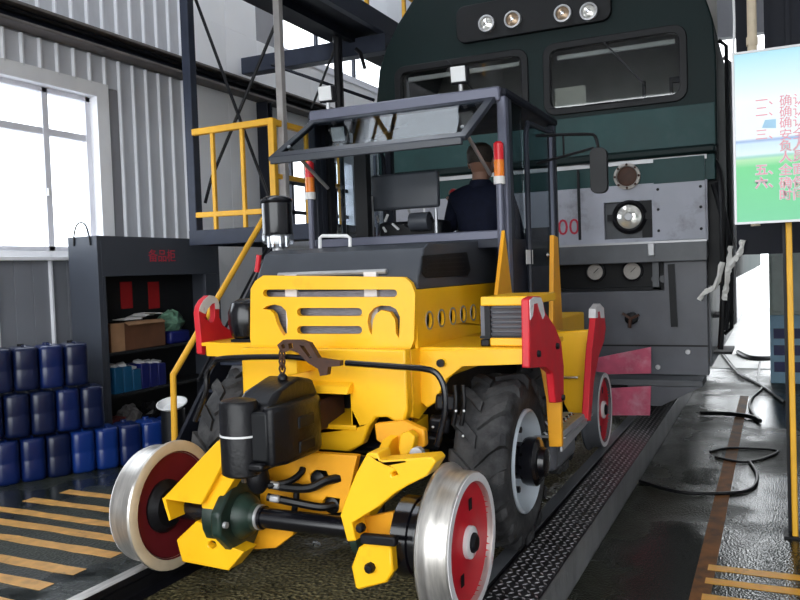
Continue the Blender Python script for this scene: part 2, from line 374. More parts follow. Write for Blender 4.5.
while y < 11.6:
    w = .56
    if y+w > W2[0] and y < W2[1]: panel(y, 0, W2[2]-.02, w, 'wall_white', False); panel(y, W2[3]+.02, W3[2]-.02, w, 'wall_white', False)
    else: panel(y, 0, W3[2]-.02, w, 'wall_white', False)
    panel(y, W3[3]+.02, 6.5, w, 'wall_white', False)
    if not (y+w > W3[0] and y < W3[1]): panel(y, W3[2]-.02, W3[3]+.02, w, 'wall_white', False)
    y += w
# window 1
a, b_, c, d = W1
win = struct(MB().prism(YZ([(a-.1, c-.05), (b_+.075, c-.05), (b_+.075, d+.07), (a-.1, d+.07)], WX-.13), (.175, 0, 0), [YZ([(a, c), (b_-.06, c), (b_-.06, d-.05), (a, d-.05)], WX-.13)]).build('window_1', 'window_white', smooth=0, bevel=.004))
win['label'] = 'large bright window with white casing in the ribbed left wall'
MB().box(WX-.02, WX+.10, a-.12, b_+.09, c-.075, c-.045).build('window_sill', 'window_white', win, smooth=0, bevel=.004)
for y in (2.82, 3.62, 4.61, 5.05): MB().box(WX-.10, WX-.04, y-.03, y+.03, c, d-.05).build('mullion', 'window_alu', win, smooth=0, bevel=.004)
MB().box(WX-.105, WX-.045, a, b_-.06, 2.475, 2.53).build('transom', 'window_alu', win, smooth=0, bevel=.004)
MB().box(WX-.10, WX-.04, a, b_-.06, d-.09, d-.05).build('head_rail', 'window_alu', win, smooth=0); MB().box(WX-.10, WX-.04, a, b_-.06, c, c+.04).build('bottom_rail', 'window_alu', win, smooth=0)
MB().obox((WX-.03, 4.60, 2.02), (.02, .03, .06)).build('latch', 'white_plastic', win, bevel=.004)
for y0, y1 in ((2.85, 3.59), (3.65, 4.58), (4.64, 5.02)):
    for z0, z1 in ((c+.04, 2.475), (2.53, d-.09)): MB().box(WX-.075, WX-.070, y0, y1, z0, z1).build('pane', 'window_glass', win, smooth=0)
def gridwin(name, W, ys, zs, label):
    a, b_, c, d = W
    w = struct(MB().prism(YZ([(a-.06, c-.06), (b_+.06, c-.06), (b_+.06, d+.06), (a-.06, d+.06)], WX-.11), (.14, 0, 0), [YZ([(a+.03, c+.03), (b_-.03, c+.03), (b_-.03, d-.03), (a+.03, d-.03)], WX-.11)]).build(name, 'window_alu', smooth=0)); w['label'] = label
    for y in ys: MB().box(WX-.09, WX-.05, y-.025, y+.025, c+.03, d-.03).build('mullion', 'frame_grey', w, smooth=0)
    for z in zs: MB().box(WX-.09, WX-.05, a+.03, b_-.03, z-.022, z+.022).build('transom', 'frame_grey', w, smooth=0)
    MB().box(WX-.072, WX-.068, a+.03, b_-.03, c+.03, d-.03).build('pane', 'window_glass', w, smooth=0)
gridwin('window_2', W2, (8.2, 8.55, 8.9, 9.25), (2.05, 2.4), 'bright gridded window behind the stair landing'); gridwin('window_3', W3, (8.9, 9.9), (), 'bright high window under the dark overhead walkway')
# beam along the wall
t = thing('wall_beam', (-3.2, 6, 3.21), 'long rusty brown steel beam running high along the left wall', 'beam')
MB().box(WX+.025, WX+.20, 1.0, 9.5, 3.21, 3.235).build('flange', 'beam_brown', t, smooth=0, bevel=.004); MB().box(WX+.025, WX+.20, 1.0, 9.5, 3.345, 3.37).build('flange', 'beam_brown', t, smooth=0, bevel=.004)
MB().box(WX+.10, WX+.115, 1.0, 9.5, 3.235, 3.345).build('web', 'dark_structure', t, smooth=0); MB().tube([(WX+.15, 1.0, 3.31), (WX+.15, 9.5, 3.31)], .02).build('pipe', 'black', t)
c_ = thing('steel_column', (-3.18, 7.42, -.012), 'dark steel column standing against the white wall panels', 'column')
MB().box(-3.26, -3.12, 7.38, 7.395, 0, 3.2).build('flange', 'dark_structure', c_, smooth=0); MB().box(-3.26, -3.12, 7.465, 7.48, 0, 3.2).build('flange', 'dark_structure', c_, smooth=0); MB().box(-3.2, -3.185, 7.395, 7.465, 0, 3.2).build('web', 'dark_structure', c_, smooth=0)
# other walls and roof
struct(MB().prism(XZ([(-3.42, -.5), (4.72, -.5), (4.72, 6.6), (-3.42, 6.6)], 11.8), (0, .15, 0), [XZ([(-2.05, -.25), (2.03, -.25), (2.03, 4.3), (-2.05, 4.3)], 11.8)]).build('wall_back', 'wall_back', smooth=0))['label'] = 'far shed wall with tall open doorway'
struct(MB().box(-3.42, 4.72, -3.12, -3, 4.6, 6.6).build('wall_front', 'wall_back', smooth=0))['label'] = 'unseen wall added above the open shed doorway behind the camera'  # unseen header, added to keep bright sky out of the locomotive glass
struct(MB().box(4.6, 4.72, -3, 11.8, -.5, 6.6).build('wall_right', 'wall_white', smooth=0))
ce = struct(MB().prism(XY([(-3.42, -3.12), (4.72, -3.12), (4.72, 11.95), (-3.42, 11.95)], 6.6), (0, 0, .15), [XY([(-3.15, 1), (-1.75, 1), (-1.75, 11), (-3.15, 11)], 6.6)]).build('ceiling', 'wall_white', smooth=0))
for y in range(5): MB().box(-3.15, -1.75, 1+2*y+.02, 2.98+2*y, 6.66, 6.67).build('skylight_pane', 'window_glass', ce, smooth=0)
g = struct(MB().add([(-60, -80, -.52), (60, -80, -.52), (60, 120, -.52), (-60, 120, -.52)], [(0, 1, 2, 3)]).build('floor', 'ext_ground', smooth=0)); g['label'] = 'pale ground outside the shed'
gb = struct(MB().box(-6, 8, 11.95, 60, -.5, -.205).build('floor', 'ext_ground', smooth=0)); gb['label'] = 'bright paved yard beyond the far doorway'

# ============================================================ cabinet
CX, CY0, CY1, CZ = -2.75, 4.50, 5.955, 1.645
cb = thing('storage_cabinet', (-2.98, 5.23, ZF), 'dark grey open-front storage cabinet with red lettering beside the window', 'cabinet')
MB().box(-3.05, CX, CY0, CY0+.04, ZF, CZ).build('side_panel', 'cabinet', cb, smooth=0, bevel=.004); MB().box(-3.05, CX, CY1-.04, CY1, ZF, CZ).build('side_panel', 'cabinet', cb, smooth=0, bevel=.004)
MB().box(-3.05, CX-.002, CY0+.04, CY1-.04, CZ-.03, CZ).build('top_panel', 'cabinet', cb, smooth=0); MB().box(-3.05, -3.035, CY0+.04, CY1-.04, ZF, CZ-.03).build('back_panel', 'cabinet_in', cb, smooth=0)
MB().box(CX-.02, CX, CY0+.04, CY1-.04, 1.335, CZ-.001).build('header_panel', 'cabinet', cb, smooth=0, bevel=.003)
MB().box(CX-.03, CX-.001, CY1-.20, CY1-.04, ZF, 1.335).build('front_stile', 'cabinet', cb, smooth=0, bevel=.003)
MB().box(CX-.03, CX-.001, CY0+.04, CY0+.075, ZF, 1.335).build('front_stile', 'cabinet', cb, smooth=0, bevel=.003)
for z in (.06, .41, .74): MB().box(-3.035, CX-.03, CY0+.04, CY1-.04, z-.02, z).build('shelf', 'cabinet_in', cb, smooth=0)
text('lettering', '备品柜', .11, (CX+.001, 5.04, 1.487), (0, 1, 0), (0, 0, 1), 'text_red', cb)
for a_ in ((120, 282, 133, 308), (148, 282, 160, 308)):
    q0, q1 = pt(a_[0], a_[1], X=-3.03), pt(a_[2], a_[3], X=-3.03); MB().box(-3.034, -3.030, q0.y, q1.y, q1.z, q0.z).build('red_notice', 'poster_red', cb, smooth=0)
MB().tube([(-2.98, CY0-.006, 1.575), (-2.97, CY0-.008, 1.66), (-2.93, CY0-.008, 1.74), (-2.86, CY0-.008, 1.74), (-2.82, CY0-.008, 1.66), (-2.81, CY0-.006, 1.575)], .006, smooth=5).build('wire_loop', 'black', cb)
# things on the shelves
bx = thing('cardboard_box', (-2.98, 4.95, .74), 'brown cardboard box on the upper shelf of the grey cabinet', 'box')
MB().box(-3.02, -2.81, 4.66, 5.27, .741, .96).build('carton', 'carton', bx, bevel=.006); MB().box(-2.812, -2.806, 4.655, 4.80, .742, .965).build('flap', 'carton_edge', bx, bevel=.002); MB().obox((-2.80, 5.03, .955), (.05, .42, .008), (0, .5, 0)).build('flap', 'carton_edge', bx)
pm = MB()
for i in range(5): pm.obox((-2.91+random.uniform(-.02, .02), 4.93+.06*i, .984+.008*i), (.13, .2, .006), (random.uniform(-.1, .1), random.uniform(-.1, .1), random.uniform(-.6, .6)))
tag(pm.build('paper_pile', 'white_plastic', smooth=0), 'white crumpled papers lying on the brown cardboard box', 'papers')
rb = thing('plastic_bag', (-2.95, 5.46, .74), 'shiny green white plastic bag bundle on the upper shelf', 'bag')
m_ = MB().ball((-2.92, 5.47, .93), (.1, .13, .10), 14, 9)
for p in m_.v: p += Vector((random.uniform(-.015, .015), random.uniform(-.02, .02), random.uniform(-.015, .015)))
m_.build('bundle', 'bag_green', rb, smooth=0); MB().box(-3.01, -2.82, 5.35, 5.60, .741, .85).build('blue_wrap', 'deep_blue', rb, bevel=.02)
for i in range(6):
    y = 4.68 + i*.098; t = thing('small_blue_box', (-2.93, y+.044, .41), '%s small blue box from the window end on the middle shelf' % ['first', 'second', 'third', 'fourth', 'fifth', 'sixth'][i], 'box', 'small blue boxes on the middle shelf')
    h = .60+random.uniform(-.02, .02); MB().box(-3.01, -2.81, y, y+.088, .411, h).build('carton', 'cyan_box' if i < 3 else 'deep_blue', t, bevel=.006)
    MB().obox((-2.88, y+.044, h+.012), (.08, .06, .024), (.1, .2, random.uniform(-.5, .5))).build('white_lid', 'white_plastic', t, bevel=.006)
for i, (y, r, m, lb) in enumerate(((4.93, .11, 'rag_grey', 'grey crumpled bag nearer the red box on the lowest shelf'), (5.17, .10, 'black', 'dark crumpled bag at right on the lowest shelf'))):
    m_ = MB().ball((-2.93, y, .175), (.075, r, .105), 12, 9)
    for p in m_.v: p += Vector((random.uniform(-.02, .02), random.uniform(-.02, .02), random.uniform(-.02, .02))); p.z = max(p.z, .061)
    tag(m_.build('crumpled_bag', m, smooth=0), lb, 'bag')
t = thing('small_red_box', (-2.95, 4.70, .06), 'dull dark red box at the window end of the lowest shelf', 'box')
MB().box(-3.02, -2.83, 4.60, 4.78, .061, .20).build('carton', 'dark_red', t, bevel=.006); MB().box(-3.025, -2.82, 4.595, 4.785, .20, .22).build('lid', 'dark_red', t, bevel=.004)

# ============================================================ blue jerrycans
wj, dj, hj = .154, .24, .288
body = MB()
secs = [(0, .88), (.008, .96), (.03, 1), (.13, 1), (.137, .985), (.144, 1), (.250, 1), (.268, .96), (.275, .85)]
rg = rrect(-wj/2, wj/2, -dj/2, dj/2, .045, 4); nn = len(rg)
for z, s in secs: body.v += [Vector((x*s, y*s, z)) for x, y in rg]
for q in range(len(secs)-1):
    for k2 in range(nn): body.f.append((q*nn+k2, q*nn+(k2+1) % nn, (q+1)*nn+(k2+1) % nn, (q+1)*nn+k2))
body.f.append(tuple(reversed(range(nn)))); body.f.append(tuple((len(secs)-1)*nn+k2 for k2 in range(nn)))
ORG['_j'] = Vector()
protos = {}
def jparts(t, m):
    if m not in protos:
        ORG['_tmp'] = Vector(); A = body.build('can_body', m, None, smooth=50, org=(0, 0, 0)); B = MB().cyl((0, .075, .27), (0, .075, .290), .022, n=12).build('cap', 'black' if m == 'jerry_dark' else m, None, org=(0, 0, 0))
        C = MB().tube([(0, -.09, .272), (0, -.075, .281), (0, .0, .281), (0, .02, .272)], .008, 6).build('handle', m, None, org=(0, 0, 0)); protos[m] = (A, B, C); A.parent = B.parent = C.parent = t
    else:
        for o in protos[m]: q = o.copy(); COL.objects.link(q); q.parent = t
dirv = Vector((.577, 1, 0)).normalized(); ang = -math.atan2(dirv.x, dirv.y)
ordn = ['first', 'second', 'third', 'fourth', 'fifth', 'sixth', 'seventh', 'eighth', 'ninth', 'tenth', 'eleventh']
for row, (y_end, cnt, rn) in enumerate(((4.62, 11, 'bottom'), (4.13, 7, 'middle'), (4.05, 6, 'top'))):
    for i in range(cnt):
        s_ = (y_end-4.05)/dirv.y - .160*i - .08
        p = Vector((-2.40, 4.05, ZF+.303*row)) + dirv*s_ + Vector((-dirv.y, dirv.x, 0))*(.125+random.uniform(0, .006))
        m = random.choice(['jerry_blue', 'jerry_blue', 'jerry_dark', 'jerry_bright']) if row == 0 else random.choice(['jerry_blue', 'jerry_dark', 'jerry_dark'])
        # can stands with its narrow face to the track: local x along the row
        t = thing('jerrycan', p, 'blue plastic jerrycan, %s from the cabinet end in the %s row of the stack' % (ordn[i], rn), 'jerrycan', 'blue jerrycans stacked by the cabinet')
        t.rotation_euler = (0, 0, math.atan2(dirv.y, dirv.x)+random.uniform(-.01, .01)); t.scale = (1, 1, 1.035); jparts(t, m)

# ============================================================ stair, landing and overhead walkway
st = thing('access_stair', (-1.5, 4.6, ZF), 'steep dark steel stair with yellow handrail up to the landing', 'stair')
for x in (-1.70, -1.25):
    MB().bar((x, 4.02, .05), (x, 5.34, 1.50), .03, .16).build('stringer', 'dark_structure', st, smooth=0, bevel=.004)
for i in range(8):
    yy, zz = 4.16+.155*i, .19+.17*i
    MB().box(-1.685, -1.265, yy-.08, yy+.10, zz-.02, zz).build('tread', 'steel_blue', st, smooth=0, bevel=.003)
MB().tube([(-1.74, 4.10, ZF), (-1.74, 4.12, .665), (-1.74, 4.98, 1.50), (-1.74, 5.36, 1.87)], .022, 10).build('handrail', 'rail_yellow', st)
MB().tube([(-1.74, 4.30, .25), (-1.74, 5.3, 1.33)], .012, 8).build('lower_rail', 'rusty', st); MB().tube([(-1.70, 4.32, .60), (-1.70, 5.3, 1.62)], .010, 8).build('cable', 'black', st)
ld = thing('stair_landing', (-2.0, 5.9, 1.58), 'hanging steel landing with yellow guardrail beside the locomotive', 'platform')
MB().box(-2.62, -1.20, 5.46, 6.65, 1.62, 1.68).build('deck', 'dark_structure', ld, smooth=0); MB().box(-2.63, -1.20, 5.41, 5.46, 1.575, 1.70).build('fascia_beam', 'steel_blue', ld, smooth=0, bevel=.004); MB().box(-2.63, -2.58, 5.46, 6.65, 1.575, 1.70).build('side_beam', 'steel_blue', ld, smooth=0)
MB().bar((-2.56, 5.435, 2.525), (-1.745, 5.435, 2.535), .05, .055).build('top_rail', 'rail_yellow', ld, bevel=.008)
MB().bar((-2.56, 5.435, 1.83), (-1.745, 5.435, 1.82), .03, .045).build('mid_rail', 'rail_yellow', ld, bevel=.006)
for x in (-2.36, -2.06): MB().bar((x, 5.435, 1.70), (x, 5.435, 2.51), .032, .032).build('baluster', 'rail_yellow', ld, bevel=.004)
MB().bar((-1.765, 5.435, 1.70), (-1.765, 5.435, 2.56), .055, .055).build('corner_post', 'rail_yellow', ld, bevel=.008)
MB().bar((-1.765, 5.46, 2.53), (-1.765, 6.55, 2.53), .05, .05).build('top_rail', 'rail_yellow', ld, bevel=.008); MB().bar((-1.765, 5.46, 2.1), (-1.765, 6.55, 2.1), .03, .04).build('mid_rail', 'rail_yellow', ld, bevel=.006)
for yy in (5.95, 6.52): MB().bar((-1.765, yy, 1.68), (-1.765, yy, 2.51), .035, .035).build('baluster', 'rail_yellow', ld, bevel=.004)
for (p, q) in (((-2.66, 5.60, 3.84), (-1.84, 5.60, 1.70)), ((-1.80, 5.63, 3.40), (-2.54, 5.63, 2.16)), ((-2.54, 5.63, 2.16), (-2.62, 5.63, 1.95))):
    MB().tube([p, q], .014, 8).build('brace_rod', 'black', ld)
MB().bar((-2.60, 5.47, 1.60), (-2.60, 5.47, 3.80), .085, .085).build('hanger_post', 'steel_blue', ld, bevel=.008)
MB().bar((-1.755, 5.57, 1.70), (-1.755, 5.57, 3.60), .06, .06).build('hanger_post', 'grey_post', ld, bevel=.006)
uw = thing('overhead_walkway', (-1.87, 6, 3.62), 'dark overhead steel walkway with yellow guardrail above the stair', 'walkway')
MB().box(-2.22, -1.56, 3.2, 9.6, 3.66, 3.72).build('deck', 'dark_structure', uw, smooth=0)
MB().box(-1.60, -1.53, 3.2, 9.6, 3.62, 3.80).build('edge_beam', 'steel_blue', uw, smooth=0, bevel=.004); MB().box(-1.92, -1.86, 3.2, 9.6, 3.58, 3.66).build('joist', 'dark_structure', uw, smooth=0)
MB().box(-3.24, -1.53, 7.1, 7.25, 3.45, 3.62).build('cross_beam', 'steel_blue', uw, smooth=0, bevel=.006); MB().box(-2.70, -1.53, 5.42, 5.52, 3.80, 3.88).build('cross_beam', 'dark_structure', uw, smooth=0)
for z in (4.15, 4.45, 4.75): MB().tube([(-1.565, 3.2, z), (-1.565, 9.6, z)], .022 if z > 4.7 else .016, 8).build('guardrail', 'rail_yellow', uw)
MB().box(-2.70, -2.50, 5.42, 5.52, 3.78, 3.80).build('hanger_pad', 'dark_structure', uw, smooth=0)
for yy in range(8): MB().bar((-1.565, 3.4+yy*.85, 3.80), (-1.565, 3.4+yy*.85, 4.75), .035, .035).build('baluster', 'rail_yellow', uw)
MB().tube([(-1.95, 6.9, 3.60), (-1.95, 6.9, 2.9)], .045, 10).build('hanging_pipe', 'black', uw); MB().tube([(-1.95, 6.9, 3.55), (-2.3, 6.95, 2.95)], .012, 6).build('stay_rod', 'black', uw); MB().tube([(-1.75, 6.9, 3.45), (-1.70, 6.9, 3.40), (-1.66, 6.9, 3.25)], .02, 8).build('hook', 'black', uw)
MB().tube([(-2.75, 6.95, 3.45), (-1.6, 6.95, 2.95)], .018, 6).build('brace_rod', 'dark_structure', uw)
# bucket and basin under the stair
t = thing('white_bucket', (-1.90, 4.66, ZF), 'white plastic bucket standing behind the yellow handrail', 'bucket')
MB().lathe([(.0, .0), (.075, 0), (.09, .24), (.098, .25), (.094, .255), (.085, .24), (.07, .01), (0, .01)], (-1.90, 4.66, ZF+.12), (0, 0, 1), 20).build('shell', 'white_plastic', t); MB().box(-2.0, -1.80, 4.56, 4.76, ZF, ZF+.12).build('wooden_block', 'rusty', t, bevel=.004)
bp = Vector((-2.02, 4.42, .40))
t = thing('round_basin', (bp.x, bp.y, ZF), 'round white-rimmed basin on a dark drum left of the stair', 'basin')
MB().cyl((bp.x, bp.y, ZF), (bp.x, bp.y, .38), .085, n=18).build('drum', 'loco_black', t, bevel=.006)
MB().lathe([(0, .0), (.07, .0), (.100, .035), (.108, .035), (.108, .042), (.098, .043), (.066, .008), (0, .008)], (bp.x, bp.y, .383), (.10, -.30, 1), 24).build('bowl', 'white_plastic', t)
# ============================================================ locomotive
LY = 6.75
lo = thing('locomotive', (0, 10, 0), 'dark green locomotive with grey lower band behind the yellow tractor', 'locomotive')
half = [(1.48, 1.1), (1.48, 2.9), (1.462, 3.17), (1.405, 3.37), (1.29, 3.57), (1.12, 3.78), (.85, 3.95), (.5, 4.05), (0, 4.08)]
lef = [(1.48, 1.1), (1.48, 2.85), (1.435, 3.17), (1.35, 3.37), (1.225, 3.57), (1.05, 3.78), (.78, 3.95), (.45, 4.05)]
out = [(x, z) for x, z in half] + [(-x, z) for x, z in reversed(lef)]
inn = [(x*.965, min(z, 4.03) if z > 1.2 else 1.14) for x, z in half]; inn = inn + [(-x*.965, min(z, 4.03) if z > 1.2 else 1.14) for x, z in reversed(lef)]
MB().prism(XZ(out, LY+.07), (0, 20, 0), [XZ(inn, LY+.07)]).build('body_shell', 'loco_side', lo, smooth=30)
upo = [(x, z) for x, z in half if z > 2]; upo = [(1.48, 2.2)] + upo + [(-x, z) for x, z in reversed(lef) if z > 2] + [(-1.48, 2.2)]
WR = (.16, 1.225, 2.61, 3.125); WLf = (-1.23, -.06, 2.61, 3.125)
MB().prism(XZ(upo, LY), (0, .07, 0), [XZ(rrect(*w, .07), LY) for w in (WR, WLf)]).build('front_panel', 'loco_green', lo, smooth=30, bevel=.012)
for w in (WR, WLf):
    fr_ = MB().prism(XZ(rrect(w[0]-.045, w[1]+.045, w[2]-.045, w[3]+.045, .10), LY-.018), (0, .06, 0), [XZ(rrect(w[0]+.015, w[1]-.015, w[2]+.015, w[3]-.015, .06), LY-.018)]).build('windscreen_frame', 'loco_black', lo, bevel=.006)
    MB().prism(XZ(rrect(w[0]+.012, w[1]-.012, w[2]+.012, w[3]-.012, .06), LY+.02), (0, .008, 0)).build('pane', 'loco_glass', fr_, smooth=0)
    MB().box(w[0]+.06, w[1]-.05, LY+.06, LY+.09, w[3]-.085, w[3]-.045).build('sun_blind', 'blind', fr_, bevel=.006)
    x0 = (w[0]+w[1])/2; MB().bar((x0-.1, LY-.03, w[3]+.03), (x0+.25, LY-.03, w[2]+.12), .012, .012).build('wiper', 'black', fr_)
# cab interior
MB().box(-1.42, 1.42, LY+1.3, LY+1.34, 2.0, 3.95).build('rear_bulkhead', 'cab_inside', lo, smooth=0); MB().box(-1.42, 1.42, LY+.08, LY+1.3, 2.2, 2.24).build('cab_floor', 'cab_inside', lo, smooth=0)
MB().box(-1.42, 1.42, LY+.08, LY+.5, 2.24, 2.56).build('control_desk', 'loco_black', lo, smooth=0, bevel=.03); MB().box(.20, .46, LY+.045, LY+.05, 2.635, 2.80).build('notice_sheet', 'paper', lo, smooth=0)
for x in (.78, 1.02): MB().box(x, x+.03, LY+1.0, LY+1.03, 2.24, 2.98).build('inner_post', 'loco_black', lo, smooth=0)
MB().box(1.03, 1.42, LY+1.0, LY+1.03, 2.93, 2.98).build('inner_rail', 'loco_black', lo, smooth=0); MB().box(-.9, -.5, LY+.6, LY+.75, 2.24, 2.95).build('driver_seat', 'loco_black', lo, bevel=.05)
# top lamp housing
hx0, hx1 = pt(458, 20, Y=LY).x, pt(612, 8, Y=LY).x
MB().prism(XZ(rrect(hx0, hx1, 3.28, 3.60, .08), LY-.05), (0, .05, 0)).build('lamp_housing', 'loco_black', lo, bevel=.015)
for px, py, m in ((487, 24, 'lamp_glass'), (513, 20, 'lamp_amber'), (563, 14, 'lamp_amber'), (589, 12, 'lamp_glass')):
    c = pt(px, py, Y=LY-.06); h = MB().lathe([(.045, 0), (.07, .0), (.075, .012), (.07, .03), (.0, .03)], c, (0, -1, 0), 20)
    h = MB().lathe([(.072, -.01), (.072, .03), (.058, .032), (.055, .01), (0, -.005)], c, (0, -1, 0), 20).build('top_headlight', 'dull_steel', lo)
    MB().lathe([(.055, .018), (.03, .030), (.012, .034), (0, .035)], c, (0, -1, 0), 18).build('lens', m, h); MB().lathe([(.016, .035), (.0, .045)], c, (0, -1, 0), 12).build('bulb_ring', 'chrome', h)
# mid nose
MB().box(-1.478, 1.478, LY+.068, LY+.08, 1.1, 2.22).build('bulkhead', 'loco_black', lo, smooth=0)
MB().box(-1.47, 1.47, LY-.10, LY+.07, 2.13, 2.20).build('nose_ledge', 'loco_green', lo, bevel=.02)
MB().box(-1.465, 1.465, LY-.012, LY, 2.20, 2.53).build('waist_band', 'loco_teal', lo, smooth=0, bevel=.004)
MB().box(-1.46, 1.46, LY-.03, LY+.07, 1.93, 2.13).build('green_band', 'loco_teal', lo, smooth=0, bevel=.006)
MB().box(-1.46, 1.40, LY-.045, LY-.02, 2.095, 2.13).build('trim_strip', 'dull_steel', lo, smooth=0)
MB().prism(XZ([(-1.46, 1.46), (1.40, 1.46), (1.40, 1.935), (-1.46, 1.935)], LY-.035), (0, .05, 0), [XZ([(.60, 1.50), (.98, 1.50), (.98, 1.80), (.60, 1.80)], LY-.035)]).build('grey_band', 'loco_grey', lo, smooth=0, bevel=.004)
MB().prism(XZ([(1.00, 1.47), (1.385, 1.47), (1.385, 2.12), (1.00, 2.12)], LY-.05), (0, .015, 0)).build('riveted_panel', 'loco_grey', lo, smooth=0, bevel=.003)
MB().prism(XZ([(1.00, 1.925), (1.385, 1.925), (1.385, 2.12), (1.00, 2.12)], LY-.052), (0, .005, 0)).build('panel_upper', 'loco_teal', lo, smooth=0)
for z in (1.55, 1.72, 1.88): 
    for x in (1.03, 1.35): MB().lathe([(.012, 0), (.009, .006), (0, .008)], (x, LY-.05, z), (0, -1, 0), 8).build('rivet', 'black', lo)
MB().box(.60, .98, LY+.02, LY+.03, 1.50, 1.80).build('lamp_recess', 'loco_beam', lo, smooth=0); MB().box(.90, .98, LY-.03, LY+.02, 1.50, 1.80).build('recess_side', 'loco_black', lo, smooth=0)
c = pt(630, 217, Y=LY); c.y = LY-.03
h = MB().lathe([(.14, .04), (.14, -.0), (.115, -.03), (.10, -.02), (.09, .02)], c, (0, 1, 0), 28).build('headlight', 'black', lo)
MB().lathe([(.098, -.015), (.06, -.035), (0, -.042)], c, (0, 1, 0), 24).build('lens', 'lamp_glass', h); MB().lathe([(.035, -.040), (.03, -.05), (.0, -.05)], c, (0, 1, 0), 16).build('bulb_ring', 'dull_steel', h)
for s in (-1, 1): MB().obox((c.x+s*.15, LY-.03, c.z), (.05, .03, .05)).build('bracket', 'black', h)
c = pt(628, 177, Y=LY); c.y = LY-.035
h = MB().lathe([(.105, .02), (.105, -.03), (.085, -.035), (.075, .0)], c, (0, 1, 0), 26).build('marker_lamp', 'gauge', lo); MB().lathe([(.078, -.01), (.05, -.02), (.0, -.015)], c, (0, 1, 0), 22).build('lens', 'rusty', h)
for k2 in range(8): MB().ball((c.x+.094*cos(k2*pi/4), LY-.07, c.z+.094*sin(k2*pi/4)), .010, 8, 6).build('bolt', 'rusty', h)
c = pt(569, 228, Y=LY); text('number', '00', .19, (c.x+.005, LY-.037, c.z), (1, 0, 0), (0, 0, 1), 'text_red', lo, align='CENTER')
# handrail of the nose, mirror-level bars
MB().tube([pt(578, 170, Y=LY-.1), pt(580, 240, Y=LY-.1)], .012, 8).build('grab_bar', 'black', lo)
MB().bar(pt(556, 164, Y=LY-.08), pt(590, 163, Y=LY-.08), .02, .02).build('grab_bar', 'loco_black', lo)
# beam
MB().box(-1.46, 1.395, LY-.12, LY+.07, 1.30, 1.462).build('front_beam', 'loco_beam', lo, smooth=0, bevel=.006)
MB().obox((.98, LY-.13, 1.40), (.05, .03, .10)).build('beam_clip', 'dull_steel', lo, bevel=.006); MB().box(-1.46, 1.395, LY-.125, LY-.12, 1.45, 1.466).build('beam_edge', 'dull_steel', lo, smooth=0)
# gauge recess
MB().box(-1.46, 1.395, LY+.10, LY+.12, 1.05, 1.31).build('recess_back', 'loco_black', lo, smooth=0); MB().box(-1.2, 1.02, LY-.02, LY+.10, 1.075, 1.10).build('gauge_shelf', 'loco_black', lo, smooth=0)
MB().box(.97, 1.02, LY-.02, LY+.10, 1.08, 1.30).build('recess_cheek', 'loco_beam', lo, smooth=0)
for px, py, r in ((595, 272, .068), (632, 271, .072)):
    c = pt(px, py, Y=LY+.0); h = MB().lathe([(r+.012, .09), (r+.012, -.01), (r, -.015), (r-.004, .0)], c, (0, 1, 0), 24).build('pressure_gauge', 'black', lo)
    MB().lathe([(r-.002, -.002), (0, -.006)], c, (0, 1, 0), 22).build('dial', 'gauge', h); MB().bar((c.x-.01, c.y-.008, c.z-.01), (c.x+.03, c.y-.008, c.z+.03), .006, .004).build('needle', 'black', h)
for px in (655, 663): c = pt(px, 279, Y=LY); MB().cyl(c, c+Vector((0, .09, 0)), .03, n=12).build('small_valve', 'loco_beam', lo)
# pilot plate and side
MB().prism(XZ([(-1.38, .39), (1.385, .39), (1.385, 1.30), (1.06, 1.30), (1.06, 1.072), (-1.38, 1.072)], LY-.04), (0, .14, 0)).build('pilot_plate', 'loco_plate', lo, smooth=0, bevel=.006)
MB().bar((1.12, LY-.06, 1.28), (1.135, LY-.06, .78), .05, .02, (0, 1, 0)).build('vertical_strap', 'loco_black', lo)
MB().box(-1.38, 1.385, LY-.048, LY-.04, .62, .632).build('seam', 'loco_black', lo, smooth=0)
for px, py in ((688, 352), (658, 367)): c = pt(px, py, Y=LY-.045); MB().lathe([(.022, 0), (.018, .014), (0, .016)], c, (0, -1, 0), 10).build('bolt', 'dull_steel', lo)
c = pt(632, 318, Y=LY-.05); h = MB().lathe([(.05, 0), (.05, .05), (.03, .06), (0, .06)], c, (0, -1, 0), 12).build('air_cock', 'loco_black', lo)
for k2 in range(3): a = k2*2.1+.4; MB().bar(c+Vector((0, -.07, 0)), c+Vector((.075*cos(a), -.09, .075*sin(a))), .02, .02).build('cock_handle', 'rusty', h)
MB().box(-1.40, 1.36, LY-.30, LY+.05, .335, .385).build('step_ledge', 'loco_beam', lo, smooth=0, bevel=.006)
MB().prism([Vector((.80, LY-.30, .335)), Vector((1.34, LY-.30, .335)), Vector((1.05, LY-.30, .18)), Vector((.80, LY-.30, .18))], (0, .03, 0)).build('step_gusset', 'loco_plate', lo, smooth=0, bevel=.004)
MB().box(-1.2, .80, LY-.25, LY+.3, .10, .335).build('pilot_bottom', 'loco_black', lo, smooth=0)
P = lambda l, Y: [pt(x, y, Y=Y) for x, y in l]
MB().prism(P([(596, 358), (651, 347), (651, 373.5), (596, 374.5)], LY-.36), (0, .02, 0)).build('red_guard_plate', 'pink_red', lo, smooth=0, bevel=.003)
MB().prism(P([(600, 389), (651, 386), (650, 415.5), (602, 415.5)], LY-.36), (0, .02, 0)).build('red_guard_plate', 'pink_red', lo, smooth=0, bevel=.003)
MB().bar((.3, LY-.33, .30), (.3, LY-.33, .60), .06, .03, (0, 1, 0)).build('plate_bracket', 'loco_black', lo); MB().bar((.55, LY-.33, .20), (.55, LY-.33, .50), .05, .03, (0, 1, 0)).build('plate_bracket', 'loco_black', lo)
